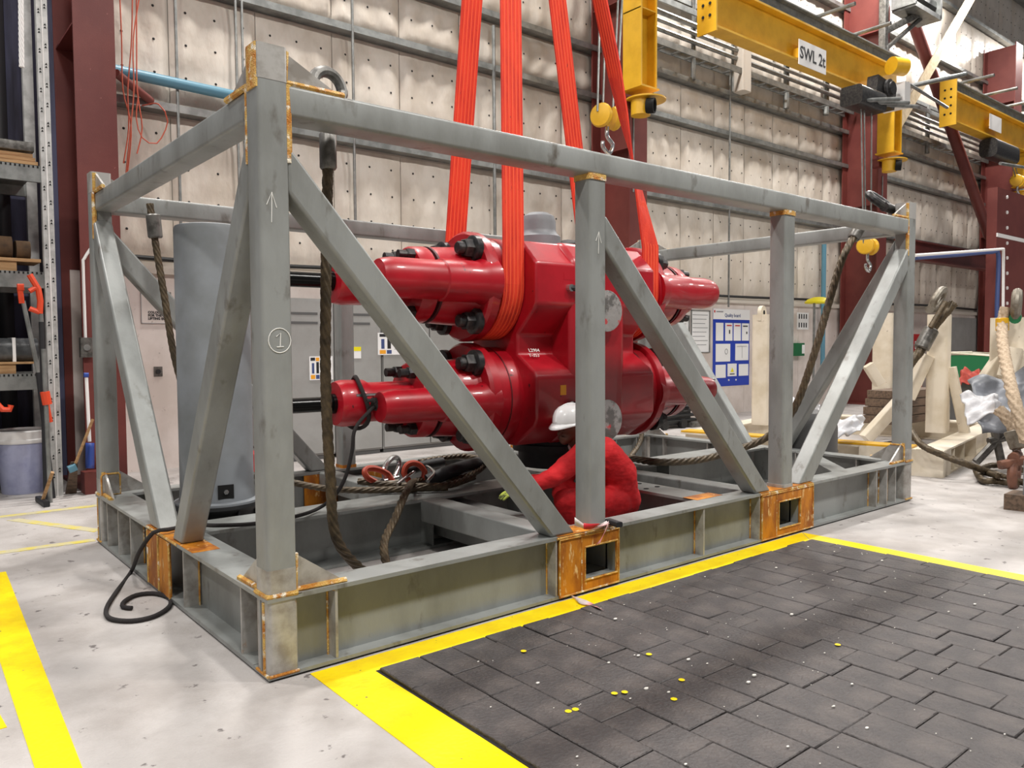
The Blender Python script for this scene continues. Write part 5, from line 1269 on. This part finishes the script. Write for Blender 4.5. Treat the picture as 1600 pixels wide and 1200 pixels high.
drape('tarpaulin', [(1512, 598, 9.9), (1660, 572, 9.7), (1660, 690, 9.2), (1535, 676, 9.4)], 11, .22, 'tarp_grey', 'grey tarpaulin heaped over gear at the right edge', 1)
drape('tarpaulin', [(1500, 618, 9.3), (1556, 620, 9.3), (1572, 640, 9.0), (1512, 664, 9.0)], 10, .10, 'tarp_white', 'crumpled white plastic sheet below the grey tarpaulin', 2)
drape('tarpaulin', [(1238, 622, 10.9), (1282, 628, 10.9), (1290, 660, 10.2), (1236, 664, 10.2)], 10, .14, 'tarp_white', 'crumpled white sheet behind the second middle post', 3)
drape('tarpaulin', [(1290, 655, 10.2), (1352, 655, 10.4), (1345, 672, 9.9), (1296, 694, 9.8)], 10, .12, 'tarp_white', 'white sheet draped over the cream skid beside the yellow edge', 4)
0 and drape('tarpaulin', [(1150, 676, 11.2), (1182, 662, 11.4), (1180, 690, 11.0), (1155, 694, 10.9)], 10, .08, 'tarp_white', 'small white sheet at the foot of the cream eye post', 5)
# dark gear under the grey tarpaulin
t = thing('gear_stand', 'dark tubular stand in the shade under the grey tarpaulin', 'stand', at(1560, 725, Z=0))
for q in ((1525, 722, 1572, 672), (1552, 664, 1566, 728), (1580, 664, 1592, 720), (1545, 690, 1600, 676)):
    MB().cyl(wpt(q[0], q[1], 9.75), wpt(q[2], q[3], 9.75), .05, n=8).build('stand_tube', 'socket_grey', t)
0 and MB().bar(V((a.x-.35, a.y, .32)), V((a.x+1.6, a.y+.1, .32)), .5, .6, r=.08).build('stand_box', 'hose_black', t)
# grey tank, planks, pump
tk = wpt(1262, 695, 9.3)
t = thing('tank', 'dark grey rounded tank behind the second middle post', 'tank', (tk.x, tk.y, 0))
MB().lathe((tk.x, tk.y, 0), (0, 0, 1), [(0, .33), (.62, .33), (.72, .31), (.80, .24), (.83, .1), (.835, 0)], 32).build('shell', 'cabinet_dark', t)
MB().lathe((tk.x, tk.y, .3), (0, 0, 1), [(0, .335), (.03, .338), (.06, .335)], 32, caps=False).build('band', 'cabinet_dark', t)
for k in range(4):
    a = wpt(1348, 680, 13.4); zz = .35+.13*k
    o = box((a.x-.9+.06*k, a.y-.98, zz), (a.x+.9-.05*k, a.y-.42, zz+.12)).build('timber', 'wood_dark', smooth=0); tag(o, ('lowest', 'second', 'third', 'topmost')[k]+' timber of the brown stack behind the right diagonal brace', 'timber', 'timber stack on the cream skid')
pm = at(1045, 668, Z=0)
t = thing('pump', 'black ribbed pump unit with a hose on the floor behind the red valve', 'pump', pm, 0)
for k in range(6): MB().bar(pm+V((-.55+.02*k, 0, .14+k*.10)), pm+V((.55-.06*k, 0, .14+k*.10)), .5, .06, r=.02).build('cooling_fin', 'hose_black', t)
MB().bar(pm+V((-.5, 0, .35)), pm+V((.4, 0, .35)), .42, .6, r=.06).build('casing', 'dark_rubber', t)
MB().bar(pm+V((.1, 0, .72)), pm+V((1.2, 0, .72)), .08, .06, r=.01).build('arm', 'socket_grey', t)
for xx in (.5, .95): MB().bar(pm+V((xx, 0, .1)), pm+V((xx, 0, .72)), .09, .12, up=(0, 1, 0), r=.01).build('leg', 'hose_black', t)
MB().bar(pm+V((.3, -.2, .05)), pm+V((1.6, -.2, .05)), .25, .09, r=.01).build('skid_rail', 'socket_grey', t)
MB().tube(spline([pm+V((1.1, 0, .72)), pm+V((1.5, 0, .65)), pm+V((1.55, 0, .35)), pm+V((1.15, 0, .14))], .05), .035, 8).build('hose', 'hose_black', t)
for xx in (-.45, .1): MB().cyl(pm+V((xx, -.3, .09)), pm+V((xx, -.2, .09)), .09, n=14).build('wheel', 'hose_black', t)
# green skip, red cloth, fire point, roller door
g = wpt(1533, 560, 14.5)
t = thing('skip_bin', 'dark green metal skip with a pale rim behind the tarpaulin', 'bin', (g.x, g.y, 0))
gz = wpt(1533, 553, 14.5).z
MB().prism([(g.x-.7, g.y-.5, gz-.5), (g.x+.9, g.y-.5, gz-.5), (g.x+.9, g.y-.5, gz), (g.x-.7, g.y-.5, gz)], (0, 1.0, 0)).build('hopper', 'green_bin', t, smooth=0)
MB().tube([(g.x-.7, g.y-.5, gz), (g.x+.9, g.y-.5, gz), (g.x+.9, g.y+.5, gz), (g.x-.7, g.y+.5, gz)], .04, 8, closed=True).build('rim', 'cream', t)
box((g.x-.5, g.y-.35, 0), (g.x+.7, g.y+.35, gz-.5)).build('stand', 'cabinet_dark', t, smooth=0)
drape('cloth_heap', [(1500, 592, 12.9), (1530, 576, 12.9), (1534, 598, 12.5), (1498, 606, 12.5)], 12, .15, 'red_cloth', 'crumpled rusty red cloth beside the tarpaulin', 9)
e = at(1432, 600, Y=6.9)
t = thing('fire_extinguisher', 'red fire extinguisher by the far wall', 'extinguisher', (e.x, e.y, e.z-.35))
MB().lathe(V((e.x, e.y, e.z-.35)), (0, 0, 1), [(0, .14), (.03, .15), (.52, .15), (.60, .10), (.64, .05), (.68, .05)], 20).build('cylinder', 'sign_red', t)
MB().bar(V((e.x-.08, e.y, e.z+.38)), V((e.x+.12, e.y, e.z+.38)), .05, .07, r=.01).build('valve', 'print_black', t)
box((e.x-.28, e.y-.12, 0), (e.x+.28, e.y+.2, e.z-.35)).build('stand', 'cream', t, smooth=0)
o, a, b = poster(1427, 522, 1437, 551, WP, 'red fire point sign above the extinguisher', 'sign', 'sign_red', 'fire_sign')
box((a.x+.1, WP-.009, b.z+.3), (b.x-.15, WP-.007, b.z+.36)).build('print', 'paper', o, smooth=0); box((a.x+.1, WP-.009, b.z+.12), (b.x-.15, WP-.007, b.z+.22)).build('print', 'paper', o, smooth=0)
a, b = at(1482, 505, Y=WY-.055), at(1524, 505, Y=WY-.055)
o = struct(box((a.x, WY-.10, 0), (b.x, WY-.05, 2.45)).build('door_1', 'cabinet_grey', smooth=0)); tag(o, 'grey plain door in the far part of the white wall')
MB().bar(V((a.x+.25, WY-.13, 1.0)), V((a.x+.25, WY-.13, 1.2)), .04, .04, up=(0, 1, 0), r=.01).build('door_handle', 'galv', o)
# timber beam and grey block at the right edge
w0 = at(1568, 796, Z=0); w1 = w0+V((.25, -1.6, 0))
o = MB().prism([w0, w0+V((.32, .02, 0)), w1+V((.32, .02, 0)), w1], (0, 0, .15)).build('timber_beam', 'wood_dark', smooth=0); tag(o, 'square timber beam on the floor at the right edge', 'timber')
gb = w0+V((.18, -.28, .15))
o = MB().bar(gb+V((0, 0, 0)), gb+V((0, 0, .33)), .22, .3, up=(0, 1, 0), r=.025).build('steel_block', 'cyl_grey'); tag(o, 'grey painted steel block standing on the timber beam', 'block')

tb = at(392, 742, Y=5.4)
t = thing('tool_box', 'small bright red tool box on the floor behind the grey cylinder', 'tool box', (tb.x, 5.4, 0))
box((tb.x-.16, 5.25, 0), (tb.x+.2, 5.55, .38)).build('case', 'sign_red', t, smooth=0, bevel=.015)
MB().tube([(tb.x-.08, 5.4, .38), (tb.x-.08, 5.4, .44), (tb.x+.12, 5.4, .44), (tb.x+.12, 5.4, .38)], .014, 8).build('handle', 'print_black', t)
